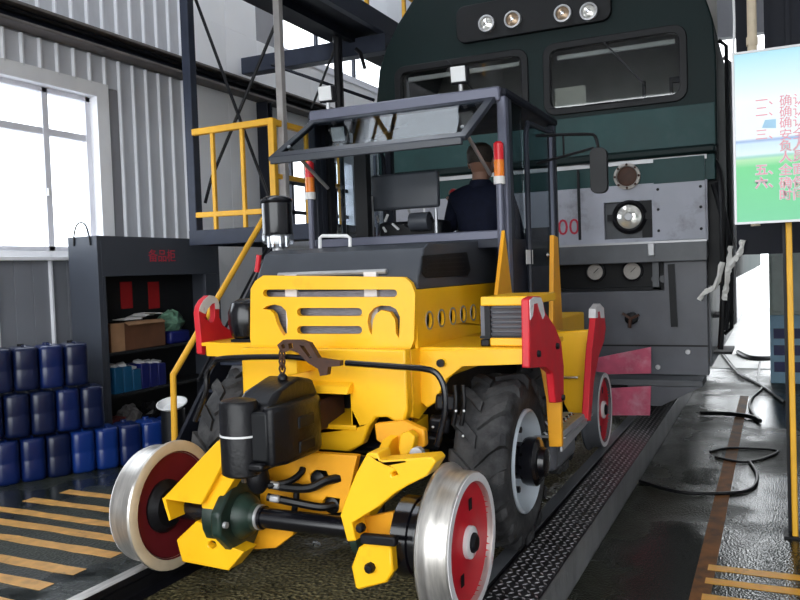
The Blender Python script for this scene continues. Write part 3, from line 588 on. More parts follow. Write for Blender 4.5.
# side: skirts, steps, handrails and hoses
for s in (-1, 1): MB().box(min(s*1.36, s*1.40), max(s*1.36, s*1.40), LY+.07, 24, .45, 1.12).build('side_skirt', 'loco_plate', lo, smooth=0)
for yy in (6.95, 7.55): MB().tube([(1.49, yy, .7), (1.545, yy, .75), (1.545, yy, 3.0), (1.49, yy, 3.05)], .016, 8).build('side_handrail', 'dull_steel' if yy > 7 else 'loco_black', lo)
for z in (.55, .85, 1.15): MB().box(1.40, 1.54, 7.0, 7.5, z-.02, z).build('side_step', 'loco_black', lo, smooth=0)
MB().tube([(1.45, 6.78, 1.9), (1.52, 6.74, 1.6), (1.55, 6.72, 1.2), (1.50, 6.74, .75)], .03, 8, 5).build('side_hose', 'loco_black', lo); MB().tube([(1.44, 6.80, 2.1), (1.50, 6.72, 1.9), (1.50, 6.70, 1.1), (1.47, 6.74, .6)], .022, 8, 5).build('side_hose', 'hose', lo)
for x in (-.75, .75):
    for yy in (8.6, 10.4): MB().lathe([(0, -.07), (.44, -.07), (.52, -.065), (.52, -.04), (.49, -.035), (.485, .07), (.40, .075), (0, .06)], (x, yy, .485), (1 if x > 0 else -1, 0, 0), 28).build('wheel', 'loco_black', lo)
MB().box(-.7, .7, 7.6, 11.6, .55, 1.1).build('bogie_frame', 'loco_black', lo, smooth=0)
# white rags on the side step
for i, (pl, lb) in enumerate((([(722, 262), (716, 285), (705, 292), (699, 300)], 'white rag strip tied from the locomotive corner slanting left'), ([(731, 246), (728, 268), (726, 288), (724, 300)], 'white rag strip hanging straight down at the locomotive side'), ([(743, 240), (740, 252), (733, 262), (728, 272)], 'frayed white rag knotted at the platform edge under the sign'))):
    m_ = MB().tube([pt(a, b, Y=6.62 if i < 2 else 6.02) for a, b in pl], .020, 6, 5)
    for p in m_.v: p += Vector((random.uniform(-.008, .008), random.uniform(-.008, .008), 0))
    tag(m_.build('rag_strip', 'rag_white'), lb, 'rag', 'white rags on the locomotive side')

# ============================================================ right side: sign, post, pipes
SY = 4.60
sb = thing('notice_board', (2.05, SY, 1.49), 'notice board with blue sky, green field print and red writing', 'sign')
m = bpy.data.materials.new('board_print'); m.use_nodes = True; nt = m.node_tree; bb = nt.nodes['Principled BSDF']; tc = nt.nodes.new('ShaderNodeTexCoord'); sx = nt.nodes.new('ShaderNodeSeparateXYZ'); nt.links.new(tc.outputs['Object'], sx.inputs[0])
mr = nt.nodes.new('ShaderNodeMapRange'); mr.inputs['From Min'].default_value = 0; mr.inputs['From Max'].default_value = .875; nt.links.new(sx.outputs[2], mr.inputs[0]); cr = nt.nodes.new('ShaderNodeValToRGB')
els = [(0, (.13, .62, .30)), (.33, (.11, .66, .22)), (.375, (.45, .80, .42)), (.39, (.30, .66, .55)), (.405, (.78, .90, .92)), (.47, (.62, .80, .92)), (.485, (.28, .42, .72)), (.50, (.90, .95, .96)), (.72, (.92, .97, .98)), (.88, (.66, .90, .97)), (1, (.45, .82, .94))]
cr.color_ramp.elements[0].position = 0; cr.color_ramp.elements[0].color = (*els[0][1], 1); cr.color_ramp.elements[1].position = 1; cr.color_ramp.elements[1].color = (*els[-1][1], 1)
for p, c in els[1:-1]: e = cr.color_ramp.elements.new(p); e.color = (*c, 1)
nt.links.new(mr.outputs[0], cr.inputs[0]); nt.links.new(cr.outputs[0], bb.inputs['Base Color']); bb.inputs['Roughness'].default_value = .3; MATS['board_print'] = m
bx0, bx1, bz0, bz1 = 1.692, 2.42, 1.495, 2.37
MB().box(bx0, bx1, SY, SY+.02, bz0, bz1).build('printed_panel', 'board_print', sb, smooth=0)
MB().prism(XZ([(bx0-.012, bz0-.012), (bx1+.012, bz0-.012), (bx1+.012, bz1+.012), (bx0-.012, bz1+.012)], SY-.004), (0, .03, 0), [XZ([(bx0, bz0), (bx1, bz0), (bx1, bz1), (bx0, bz1)], SY-.004)]).build('edge_frame', 'dull_steel', sb, smooth=0)
for z in (1.60, 2.2): MB().box(bx0-.01, bx1, SY+.022, SY+.05, z-.02, z+.02).build('back_batten', 'black', sb, smooth=0)
c0 = pt(769, 124, Y=SY); MB().prism(P([(762, 128), (765, 120), (776, 119), (776, 128)], SY-.001), (0, .001, 0)).build('printed_house', 'pale_blue', sb, smooth=0)
def line(num, txt, py, white):
    a = pt(755, py, Y=SY); b = pt(779, py, Y=SY)
    for s_, p_ in ((num, a), (txt, b)):
        if not s_: continue
        if white: text('lettering_outline', s_, .062, (p_.x, SY-.0008, p_.z), (1, 0, 0), (0, 0, 1), 'white_plastic', sb, depth=.0003, offset=.0035)
        text('lettering', s_, .062, (p_.x, SY-.0018, p_.z), (1, 0, 0), (0, 0, 1), 'text_pink', sb, depth=.0004)
for num, txt, py, wht in (('一、', '确认', 102, 0), ('二、', '确认', 113, 0), ('', '确认', 124, 0), ('三、', '安全', 136, 0), ('', '负人', 147, 1), ('', '人员', 158, 1), ('五、', '全面', 171, 1), ('六、', '确保', 184, 1), ('', '时间', 196, 1)): line(num, txt, py, wht)
ps = thing('yellow_post', (1.945, 4.67, ZR), 'tall bright yellow post standing on the wet floor under the sign', 'post')
MB().bar((1.945, 4.72, ZR), (1.938, 4.72, 1.50), .045, .03).build('post', 'rail_yellow', ps, bevel=.006); MB().box(1.89, 2.02, 4.68, 4.82, ZR, ZR+.012).build('foot_plate', 'black', ps, smooth=0); MB().bar((1.925, 4.765, ZR), (1.92, 4.765, 1.50), .025, .025).build('rear_tube', 'black', ps)
pp = thing('access_platform', (1.9, 6.4, ZR), 'dark steel service platform right of the locomotive behind the sign', 'platform')
MB().bar((1.69, 6.2, 1.38), (1.69, 6.2, 4.6), .10, .09).build('hanger_post', 'dark_structure', pp); MB().box(1.63, 2.9, 6.1, 7.6, 1.40, 1.50).build('deck', 'dark_structure', pp, smooth=0); MB().box(1.63, 2.9, 6.06, 6.10, 1.33, 1.56).build('fascia', 'dark_structure', pp, smooth=0)
MB().bar((2.75, 6.3, ZR), (2.75, 6.3, 4.6), .10, .10).build('leg', 'dark_structure', pp); MB().bar((2.75, 7.5, ZR), (2.75, 7.5, 1.4), .10, .10).build('leg', 'dark_structure', pp); MB().box(1.6, 3.2, 6.0, 7.8, 3.9, 4.0).build('roof', 'dark_structure', pp, smooth=0)
MB().tube([(1.72, 6.12, 1.45), (1.70, 6.1, 1.40), (1.58, 6.2, 1.25)], .012, 6).build('cable', 'black', pp)
pi_ = thing('white_pipe', (1.83, 5.4, 1.5), 'off-white vertical pipe rising behind the notice board', 'pipe'); MB().cyl((1.765, 5.4, 1.5), (1.765, 5.4, 4.6), .028, n=14).build('pipe', 'cream', pi_); MB().lathe([(.034, 0), (.034, .05), (.028, .05)], (1.765, 5.4, 2.6), (0, 0, 1), 14).build('coupling', 'cream', pi_)
cb2 = MB().tube([(1.665, 5.3, 2.1), (1.66, 5.3, 2.5), (1.67, 5.3, 2.75), (1.655, 5.3, 3.3)], .008, 6, 5); tag(cb2.build('white_cable', 'white_plastic'), 'thin white cable hanging left of the off-white pipe', 'cable')
gb_ = thing('glazed_cabin', (2.4, 5.7, 2.3), 'dark blue glazed cabin panel behind the top of the notice board', 'cabin panel')
MB().box(1.83, 3.0, 5.62, 5.66, 2.2, 4.2).build('glazing', 'dark_structure', gb_, smooth=0); 
for x in (1.83, 1.95, 2.4): MB().box(x, x+.025, 5.59, 5.62, 2.2, 4.2).build('frame_bar', 'dark_structure', gb_, smooth=0)
rk = thing('steel_rack', (2.25, 6.6, ZR), 'dark steel rack with pale shelves at the right edge behind the yellow post', 'rack')
for x in (2.08, 2.6):
    for yy in (6.1, 6.5): MB().bar((x, yy, ZR), (x, yy, 1.3), .04, .04).build('upright', 'black', rk)
for z in (-.05, .25, .5, .75, 1.0, 1.2): MB().box(2.06, 2.62, 6.08, 6.52, z, z+.05).build('shelf', 'pink_red' if z in (.75,) else 'loco_beam', rk, smooth=0)
ec = thing('electrical_cabinet', (1.9, 10.7, ZR), 'pale green equipment cabinet beside the bright far doorway', 'cabinet')
MB().box(1.80, 2.2, 10.5, 10.9, .62, 1.36).build('housing', 'pale_green', ec, bevel=.01); MB().box(1.83, 2.17, 10.485, 10.5, .66, 1.32).build('door', 'pale_green', ec, bevel=.006); MB().box(1.80, 2.2, 10.52, 10.88, ZR, .62).build('plinth', 'pale_blue', ec, bevel=.01)
for z in (.0, .2, .4): MB().box(1.84, 2.16, 10.51, 10.52, z-.06, z+.06).build('grille', 'deep_blue', ec, smooth=0)
tag(MB().tube([pt(738, 352, Z=ZR+.03), pt(750, 357.5, Z=ZR+.03), pt(770, 358, Z=ZR+.03), pt(792, 355, Z=ZR+.03)], .035, 8, 4).build('thick_hose', 'hose'), 'thick black hose lying across the far doorway threshold', 'hose')
for pl, r, lb in (([(722, 352), (738, 372), (760, 385), (785, 402)], .018, 'black cable running right from the locomotive corner to the yellow post'), ([(760, 362), (758, 380), (762, 388), (752, 398), (750, 408), (758, 420)], .014, 'thin black cable meandering on the bright wet floor'), ([(700, 413), (730, 414), (752, 417), (760, 421)], .022, 'short black cable lying across the wet floor by locomotive ledge'),
                  ([(710, 452), (730, 448), (775, 450), (770, 456), (745, 462), (715, 457)], .010, 'looped black cable lying near the yellow post'), ([(640, 481), (680, 492), (730, 493), (752, 488), (757, 475), (750, 462)], .012, 'long black cable curving over the floor beside the kerb')):
    tag(MB().tube([pt(a, b, Z=ZR+r) for a, b in pl], r, 6, 6).build('floor_cable', 'hose'), lb, 'cable', 'black cables on the wet floor')
# ============================================================ road-rail shunting tractor
tr = thing('shunting_tractor', (0, 4, 0), 'yellow road-rail shunting tractor with big black tyres and rail guide wheels', 'tractor')
def mir(m_):
    r = MB(); r.v = [Vector((-p.x, p.y, p.z)) for p in m_.v]; r.f = [tuple(reversed(f)) for f in m_.f]; return r
def both(m_, name, mt, **k):
    return m_.build(name, mt, tr, **k), mir(m_).build(name, mt, tr, **k)
AZ, AY = .268, 2.80                                        # guide axle height and position
def guide_wheel(x, y, s, face, rim, tread='steel', ws=1.):
    """s=+1: outer face towards +X"""
    c = (x, y, AZ); ax = (s, 0, 0)
    WS = lambda l: [(r, h*ws if h > 0 else h) for r, h in l]
    w = MB().lathe(WS([(.236, -.036), (.275, -.046), (.289, -.041), (.292, -.031), (.288, -.025), (.275, -.016), (.270, -.006), (.2675, 0), (.264, .067), (.260, .072), (.228, .074), (.225, .045)]), c, ax, 56).build('guide_wheel', tread, tr, smooth=30)
    MB().lathe(WS([(.2595, .0725), (.2595, .0755), (.229, .0755), (.229, .0725)]), c, ax, 48).build('outer_rim_ring', rim, w)
    MB().lathe(WS([(.228, .069), (.226, .052), (.15, .040), (.07, .055), (.062, .055)]), c, ax, 48).build('outer_face', face, w)
    MB().lathe(WS([(.062, .050), (.062, .070), (.056, .074), (.038, .074), (.036, .055)]), c, ax, 24).build('hub_ring', 'white_paint', w)
    MB().lathe(WS([(.038, .050), (.038, .080), (.028, .090), (0, .092)]), c, ax, 20).build('hub_cap', 'black', w)
    MB().lathe(WS([(.2905, -.043), (.276, -.049), (.244, -.046), (.240, -.038)]), c, ax, 48).build('inner_flange_ring', 'cream', w)
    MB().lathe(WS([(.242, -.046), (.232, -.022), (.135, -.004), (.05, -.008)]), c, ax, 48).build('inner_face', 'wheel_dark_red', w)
    for a in (1.2, 4.3): MB().obox((x+s*.0485*ws, y+.14*cos(a), AZ+.14*sin(a)), (.002, .03, .045), (0, 0, 0)).build('paint_mark', 'black', w)
    return w
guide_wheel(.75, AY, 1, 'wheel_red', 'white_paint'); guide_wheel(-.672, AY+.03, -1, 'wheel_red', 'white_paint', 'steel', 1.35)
guide_wheel(.69, 5.71, 1, 'wheel_red', 'white_paint', 'loco_beam'); guide_wheel(-.69, 5.71, -1, 'wheel_red', 'white_paint', 'loco_beam')  # rear treads darker than the front pair: their shadow is in the colour
MB().cyl((-.70, 5.71, AZ), (.70, 5.71, AZ), .04).build('axle', 'gloss_black', tr)
# front guide axle
MB().cyl((-.18, AY, AZ), (.70, AY, AZ), .043, n=24).build('axle', 'gloss_black', tr); MB().cyl((-.70, AY, AZ), (-.12, AY, AZ), .05, n=24).build('axle', 'gloss_black', tr)
MB().lathe([(.044, 0), (.054, .005), (.054, .03), (.044, .035)], (-.165, AY, AZ), (1, 0, 0), 24).build('shaft_collar', 'dull_steel', tr)
MB().lathe([(.0, 0), (.13, 0), (.155, .012), (.155, .075), (.146, .08), (.146, .10), (.155, .105), (.155, .13), (.10, .135), (0, .135)], (.535, AY, AZ), (1, 0, 0), 32).build('brake_drum', 'gloss_black', tr)
MB().lathe([(0, 0), (.09, 0), (.12, .03), (.12, .06), (0, .06)], (-.625, AY, AZ), (-1, 0, 0), 28).build('brake_drum', 'black', tr)
gb2 = MB().prism(YZ([(AY-.04, AZ+.185), (AY+.05, AZ+.185), (AY+.17, AZ+.04), (AY+.17, AZ-.04), (AY+.05, AZ-.165), (AY-.05, AZ-.165), (AY-.17, AZ-.04), (AY-.17, AZ+.05)], -.275), (.05, 0, 0)).build('gearbox_flange', 'green_gear', tr, bevel=.012)
MB().lathe([(.10, 0), (.09, .03), (.058, .06), (.055, .08), (0, .08)], (-.226, AY, AZ), (1, 0, 0), 24).build('gearbox_nose', 'green_gear', gb2)
MB().lathe([(.13, 0), (.14, .03), (.14, .09), (0, .09)], (-.27, AY+.02, AZ), (-1, 0, 0), 20).build('gearbox_housing', 'green_gear', gb2)
for dy, dz in ((.0, .155), (.0, -.135), (.14, .0), (-.14, 0)): MB().cyl((-.226, AY+dy, AZ+dz), (-.21, AY+dy, AZ+dz), .014, n=8).build('bolt', 'dull_steel', gb2)
MB().lathe([(0, 0), (.10, 0), (.10, .03), (.06, .05), (0, .05)], (.345, AY, AZ), (1, 0, 0), 20).build('bearing_flange', 'green_gear', tr)
# yellow arms, traced on the plane just in front of the axle
FY = 2.60
MB().prism(P([(162, 499), (217, 441), (222, 443), (222, 466), (210, 489), (201, 505)], FY+.06), (0, .18, 0)).build('guide_arm', 'yellow', tr, bevel=.005)
MB().prism(P([(201, 505), (210, 487), (221, 465), (236, 477), (221, 500), (216, 523), (206, 524)], FY+.09), (0, .07, 0)).build('arm_gusset', 'yellow', tr, bevel=.005)
MB().prism(P([(162, 498), (165, 498), (171, 520), (169, 521)], FY+.06), (0, .18, 0)).build('arm_lip', 'yellow', tr, bevel=.002)
MB().prism(P([(196, 521), (216, 529), (222, 534), (232, 548), (244, 552), (228, 571), (182, 562), (176, 540)], FY+.11), (0, .10, 0), [P([(212+4*cos(a), 545+4*sin(a)) for a in [k2*pi/4 for k2 in range(8)]], FY+.11)]).build('axle_bracket', 'yellow', tr, bevel=.006)
MB().prism(P([(222, 548), (232, 553), (246, 550), (276, 548), (293, 535), (292, 522), (236, 522)], 2.90), (0, .04, 0)).build('lower_cross_plate', 'orange_yellow', tr, bevel=.004)
MB().prism(P([(367, 453), (378, 453), (380, 461), (432, 457), (436, 462), (427, 476), (407, 486), (394, 494), (380, 506), (352, 523), (356, 541), (347, 542), (340, 515), (346, 497), (356, 473)], FY), (0, .10, 0), [P([(391, 474), (395, 471), (398, 475), (392, 477)], FY)]).build('guide_arm', 'yellow', tr, bevel=.006)
MB().prism(P([(351, 567), (358, 548), (366, 543), (391, 546), (393, 572), (386, 583), (359, 590), (355, 588)], FY), (0, .05, 0)).build('axle_bracket', 'yellow', tr, bevel=.008)
MB().prism(P([(353, 520), (393, 512), (393, 548), (364, 546)], FY+.11), (0, .03, 0)).build('web_plate', 'orange_yellow', tr, bevel=.004)
for px, py, r in ((371, 567, .020), (362, 527, .018)): c = pt(px, py, Y=FY); MB().lathe([(r, 0), (r, .02), (r*.7, .028), (0, .03)], c, (0, -1, 0), 8).build('bolt', 'black', tr)
MB().bar(pt(362, 538, Y=FY-.02), pt(397, 541, Y=FY-.02), .035, .035).build('brake_lever', 'black', tr, bevel=.006)
MB().prism(P([(230, 482), (266, 463), (300, 452), (357, 456), (345, 512), (230, 528)], 2.92), (0, .04, 0), [P([(310, 474), (316, 470), (326, 471), (329, 478), (326, 485), (316, 486), (310, 481)], 2.92), P([(322, 502), (326, 497), (340, 499), (338, 510), (326, 511)], 2.92)]).build('cross_plate', 'orange_yellow', tr, bevel=.004)
MB().box(-.36, .36, 2.97, 2.99, .2, .52).build('cross_plate_back', 'black', tr, smooth=0)
for s in (-1, 1):
    MB().prism(YZ([(2.74, .32), (2.74, .46), (2.95, .60), (3.35, .64), (3.35, .45), (2.95, .38)], s*.40-.02), (.04, 0, 0)).build('guide_link', 'yellow', tr, bevel=.005)
MB().cyl((-.42, 3.22, .50), (.42, 3.22, .50), .03).build('pivot_shaft', 'gloss_black', tr)
MB().prism(P([(374, 424), (404, 421), (424, 430), (425, 446), (412, 456), (399, 456), (376, 440)], 3.02), (0, .04, 0)).build('pivot_lug', 'orange_yellow', tr, bevel=.006)
MB().prism(P([(400, 434), (408, 431), (415, 437), (412, 452), (401, 458), (398, 448)], 2.96), (0, .05, 0)).build('pivot_lug', 'yellow', tr, bevel=.006); c = pt(419, 453, Y=2.95); MB().lathe([(.03, 0), (.03, .03), (0, .035)], c, (0, -1, 0), 10).build('nut', 'dull_steel', tr)
# hydraulic hoses across the cross plate
def hose(pl, r, Ys, m='hose', name='hydraulic_hose', parent=tr):
    if not isinstance(Ys, (list, tuple)): Ys = [Ys]*len(pl)
    return MB().tube([pt(a, b, Y=y) for (a, b), y in zip(pl, Ys)], r, 8, 5).build(name, m, parent)
hose([(268, 484), (290, 488), (310, 488), (326, 481), (340, 478)], .019, [2.82, 2.84, 2.86, 2.89, 2.93]); hose([(268, 497), (292, 502), (320, 507), (335, 505)], .018, [2.82, 2.84, 2.88, 2.92]); hose([(268, 486), (288, 482), (300, 474), (303, 468)], .015, [2.80, 2.85, 2.9, 2.92]); hose([(297, 484), (296, 500), (294, 512)], .014, [2.86, 2.86, 2.86])
for px, py in ((275, 484.5), (275, 498)): MB().bar(pt(px-5, py, Y=2.815), pt(px+5, py+1, Y=2.82), .030, .030).build('hose_fitting', 'dull_steel', tr, bevel=.008)
MB().ball(pt(258, 478, Y=2.80), (.05, .05, .07), 12, 8).build('hydraulic_valve', 'black', tr)

for px, py in ((319, 479), (333, 505)): c = pt(px, py, Y=2.93); MB().lathe([(.036, 0), (.036, .012), (.02, .02), (0, .02)], c, (0, -1, 0), 16).build('hose_port', 'hose', tr)

# ---- front coupler
cq = MB().prism(YZ([(2.46, .55), (2.46, .80), (2.52, .845), (2.74, .895), (2.86, .87), (2.90, .80), (2.90, .60), (2.80, .53), (2.60, .51)], -.07), (.17, 0, 0)).cz().build('coupler_head', 'coupler_black', tr, bevel=.02, seg=3)
MB().lathe([(0, .49), (.07, .49), (.083, .50), (.083, .81), (.074, .825), (.03, .835), (0, .835)], (-.03, 2.43, 0), (0, 0, 1), 28).cz().build('knuckle', 'coupler_black', cq)
MB().lathe([(.0835, .668), (.0855, .668), (.0855, .677), (.0835, .677)], (-.03, 2.43, 0), (0, 0, 1), 28).cz().build('white_strap', 'white_plastic', cq)
MB().prism(XY([(.08, 2.42), (.135, 2.40), (.17, 2.50), (.17, 2.76), (.13, 2.86), (.08, 2.86)], .54), (0, 0, .26)).cz().build('guard_arm', 'coupler_black', cq, bevel=.018, seg=3)
for z in (.60, .71): MB().obox((.171, 2.64, z), (.012, .14, .055)).cz().build('guard_recess', 'loco_black', cq, bevel=.01)
MB().box(.0, .10, 2.38, 2.50, .52, .56).cz().build('lower_jaw', 'coupler_black', cq, bevel=.012); MB().box(.02, .12, 2.40, 2.48, .56, .78).cz().build('jaw_face', 'loco_black', cq, bevel=.01)
MB().box(-.05, .09, 2.88, 3.20, .60, .75).cz().build('drawbar', 'rusty', cq, bevel=.012); MB().lathe([(.022, 0), (.022, .015), (.01, .03), (0, .03)], (.03, 2.70, .885), (0, 0, 1), 12).cz().build('lock_lifter', 'coupler_black', cq)
for k2 in range(5):
    c = Vector((-.02, 2.83, .905)) + (pt(282, 352, Y=2.93)-Vector((-.02, 2.83, .905)))*(k2/4.6)
    M_ = MB().tube([Vector((.012*cos(t_), 0, .020*sin(t_))) for t_ in [i*pi/4 for i in range(8)]], .0045, 6, 0, True)
    R_ = Euler((0, 0, (k2 % 2)*pi/2+.4)).to_matrix(); M_.v = [R_ @ p + c for p in M_.v]; M_.build('chain_link', 'rusty', cq)
# cut lever and its handle
hose([(195, 421), (206, 392), (207, 374), (213, 364), (224, 358.5), (285, 357), (318, 360)], .013, 2.93, 'gloss_black', 'cut_lever')
hose([(346, 363), (400, 367), (425, 369), (437, 374), (444, 388), (445, 410), (441, 430), (437, 446)], .013, 2.93, 'gloss_black', 'cut_lever')
hl = MB().prism(P([(277, 345), (283, 340), (300, 340), (309, 343), (318, 358), (330, 360), (340, 361), (340, 366), (328, 367), (327, 375), (320, 376), (318, 369), (308, 363), (298, 353), (290, 350), (281, 353)], 2.915), (0, .03, 0), [P([(281, 345), (284, 343.5), (285, 348), (282, 349)], 2.915), P([(288, 343.5), (292, 343), (293, 348), (289, 349)], 2.915), P([(299, 345), (304, 346), (312, 358), (309, 358)], 2.915)]).build('lever_handle', 'rusty', tr, bevel=.003)
MB().prism(P([(286, 352), (291, 350), (296, 354), (297, 374), (288, 376)], 2.95), (0, .16, 0)).build('lever_bracket', 'yellow', tr, bevel=.003)

# ---- body front and sides
H = [(0, .955), (.43, .962), (.43, .70), (.415, .652), (.37, .645), (.33, .665), (.275, .662), (.24, .62), (.205, .54), (.14, .503), (0, .515)]
op = H[1:-1] + [(-x, z) for x, z in reversed(H[1:-1])]
MB().prism(XZ(op, 3.10), (0, .06, 0), [XZ([(-.15, .615), (.15, .615), (.15, .765), (-.15, .765)], 3.10)]).build('front_plate', 'yellow', tr, bevel=.010, seg=3)
MB().prism(YZ([(3.06, .80), (3.11, .82), (3.11, .765), (3.04, .768)], -.19), (.36, 0, 0)).build('pocket_hood', 'yellow', tr, bevel=.006)
MB().prism(YZ([(3.09, .622), (3.30, .66), (3.30, .60), (3.09, .60)], -.18), (.36, 0, 0)).build('pocket_tray', 'yellow', tr, bevel=.004)
MB().box(-.40, .40, 3.30, 3.32, .45, .90).build('pocket_back', 'loco_black', tr, smooth=0)
for s in (-1, 1): MB().prism(YZ([(3.16, .955), (3.16, .66), (3.22, .64), (3.35, .68), (3.42, .78), (4.1, .78), (4.1, .955)], s*.43-(.03 if s > 0 else 0)), (.03, 0, 0)).build('body_side', 'yellow', tr, bevel=.004)
MB().box(-.42, .42, 3.16, 4.1, .93, .955).build('body_deck', 'yellow', tr, smooth=0); MB().box(-.38, .38, 3.34, 5.6, .36, .78).build('chassis', 'black', tr, bevel=.01)
c = pt(441, 363, Y=3.24); MB().lathe([(.018, 0), (.018, .012), (0, .014)], c, (0, -1, 0), 12).build('plug', 'black', tr)
# hood
PX = lambda l: P(l, 3.19)
def px_slot(x0, x1, y0, y1, tilt=0.): r = (y1-y0)/2*.98; return [(x, y+tilt*(x-x0)) for x, y in rrect(x0, x1, y0, y1, r, 4)]
crL = [(263, 309), (267, 306), (274, 304.5), (281, 306), (286, 311), (287.5, 320), (287, 333), (284, 336), (281, 332), (277, 324), (274, 314), (270, 310)]
crR = [(367.5, 322), (369, 314), (374, 308), (381, 305.5), (390, 306), (396, 309), (400, 317), (399, 338), (396, 334), (395, 320), (390, 312), (381, 310), (376, 314), (373, 320), (371.5, 335), (369, 330)]
gp = MB().prism(PX([(263, 275.5), (404, 277), (411, 283), (415, 293), (414, 340), (410, 350), (403, 356), (258, 356), (252, 350), (250, 338), (250.5, 289), (255, 281)]), (0, .03, 0), [PX(px_slot(263, 397, 289.5, 297)), PX(px_slot(297, 362, 308, 316)), PX(px_slot(297, 362, 326, 334)), PX(crL), PX(crR)]).build('grille_plate', 'yellow', tr, bevel=.004)
MB().box(-.40, .40, 3.255, 3.28, .96, 1.265).build('radiator_core', 'radiator', tr, smooth=0)
for x0, x1 in ((285, 297), (364, 377)):
    a, b = pt(x0, 290, Y=3.235), pt(x1, 297, Y=3.235); MB().box(a.x, b.x, 3.235, 3.255, 1.0, 1.30).build('radiator_strap', 'white_paint', tr, smooth=0)
MB().tube([(-.30, 3.25, 1.30), (.28, 3.25, 1.30)], .012, 8).build('radiator_top_tube', 'dull_steel', tr)
hp = YZ([(3.22, .955), (4.40, .955), (4.40, 1.215), (3.22, 1.215)], .42); hh = [YZ(ell(3.36+.1465*k2, 1.07, .030, .040, 14), .42) for k2 in range(5)]
MB().prism(hp, (.015, 0, 0), hh).build('hood_side', 'yellow', tr, bevel=.003); mir(MB().prism(hp, (.015, 0, 0), hh)).build('hood_side', 'yellow', tr, bevel=.003)
for k2 in range(5): MB().lathe([(.044, 0), (.044, .004), (.036, .004)], (.434, 3.36+.1465*k2, 1.07), (1, 0, 0), 16).build('hole_ring', 'dull_steel', tr)
MB().box(-.34, .34, 3.29, 4.38, .96, 1.20).build('engine_block', 'loco_black', tr, smooth=0)
hc = MB().prism(YZ([(3.245, 1.217), (3.245, 1.265), (3.33, 1.40), (3.40, 1.425), (4.08, 1.45), (4.38, 1.45), (4.38, 1.217)], -.435), (.87, 0, 0)).build('hood_cover', 'hood_grey', tr, bevel=.02, seg=3)
vp = [pt(a, b, X=.436) for a, b in ((421, 256), (466, 252), (470, 270), (467, 276), (425, 278), (421, 273))]
MB().prism(vp, (.006, 0, 0)).build('hood_vent', 'loco_black', hc, bevel=.004)
for k2 in range(4): a = pt(426, 260+4.2*k2, X=.443); b = pt(465, 257+4.6*k2, X=.443); MB().bar(a, b, .003, .006).build('louvre', 'black', hc)
MB().tube([pt(320, 249, Y=3.42), pt(320, 238, Y=3.42), pt(322, 236, Y=3.42), pt(347, 236, Y=3.42), pt(350, 238, Y=3.42), pt(350, 249, Y=3.42)], .009, 8).build('hood_handle', 'white_plastic', tr)
# precleaner
pc = MB().lathe([(0, .27), (.05, .268), (.078, .255), (.084, .245), (.082, .235), (.078, .23), (.078, .08), (.082, .07), (0, .065)], (-.462, 3.50, 1.44), (0, 0, 1), 28).build('air_precleaner', 'gloss_black', tr)
MB().lathe([(.080, .07), (.085, .06), (.080, .02), (.05, .0), (0, -.005)], (-.462, 3.50, 1.44), (0, 0, 1), 24).build('clear_bowl', 'bowl_glass', pc); MB().cyl((-.462, 3.5, 1.20), (-.462, 3.5, 1.51), .03).build('inlet_pipe', 'dull_steel', pc)
for k2 in range(8): a = k2*pi/4; MB().cyl((-.462+.05*cos(a), 3.5+.05*sin(a), 1.445), (-.462+.05*cos(a), 3.5+.05*sin(a), 1.5), .008, n=6).build('vane', 'chrome', pc)
MB().box(-.52, -.42, 3.45, 3.55, 1.17, 1.21).build('precleaner_bracket', 'black', pc, bevel=.004)
MB().cyl(pt(257, 272, Y=3.35), pt(259, 255, Y=3.35), .014).build('red_cap', 'red', tr)
# fenders and lifting lugs
fp = P([(412, 350), (531, 348), (531, 364), (463, 366.5), (447, 379), (440, 392), (436, 402), (427, 408), (412, 395)], 3.25)
MB().prism(fp, (0, .035, 0)).build('fender_front', 'yellow', tr, bevel=.006); MB().prism(P([(205, 342), (256, 344.5), (256, 359), (206, 356)], 3.30), (0, .035, 0)).build('fender_front', 'yellow', tr, bevel=.006)
MB().box(.40, .945, 3.255, 3.80, .938, .958).build('fender_top', 'yellow', tr, bevel=.004); MB().box(-.83, -.40, 3.305, 4.45, .945, .965).build('fender_top', 'yellow', tr, bevel=.004); MB().box(.915, .945, 3.28, 3.56, .885, .938).build('fender_lip', 'yellow', tr, bevel=.004)
PXX = lambda l, X: [pt(a, b, X=X) for a, b in l]
MB().prism(PXX([(529, 299), (534, 296), (541, 296.5), (543.5, 302), (546, 313), (556, 328), (561.5, 342), (564, 366), (564, 402), (556, 403), (553, 373), (546, 367), (530, 368)], .955), (-.035, 0, 0)).build('lifting_lug', 'red', tr, bevel=.006)
MB().prism(PXX([(530, 300), (534, 297), (541, 297.5), (543, 303), (545, 315), (543, 319), (540, 311), (538, 303), (534, 304), (533, 316), (530.5, 320)], .9575), (-.003, 0, 0)).build('worn_paint', 'white_paint', tr)
MB().prism(PXX([(198.7, 313), (200, 306), (203.5, 300), (209, 295.5), (214, 296), (218, 300), (219.5, 305), (219.5, 317), (223, 325), (234, 332.5), (236, 341), (207, 342), (205.5, 355), (202, 353.5), (200.7, 334)], -.83), (-.035, 0, 0), [PXX([(206.5, 316), (208, 309), (212, 304), (214.6, 303), (215, 316), (213.5, 322), (211, 322.5), (208, 320)], -.83)]).build('lifting_lug', 'red', tr, bevel=.004)
MB().prism(PXX([(199, 311), (200, 306), (203.5, 300), (209, 295.3), (214, 296), (218, 300), (219.3, 305), (219.3, 309), (215.2, 309), (214.8, 303), (212, 303.5), (207.5, 309), (205, 314)], -.828), (.002, 0, 0)).build('worn_paint', 'white_paint', tr)
for yy, zz in ((3.30, .93), (3.62, .93), (3.70, .68)): MB().lathe([(.016, 0), (.013, .012), (0, .014)], (.955, yy, zz), (1, 0, 0), 8).build('bolt', 'black', tr)
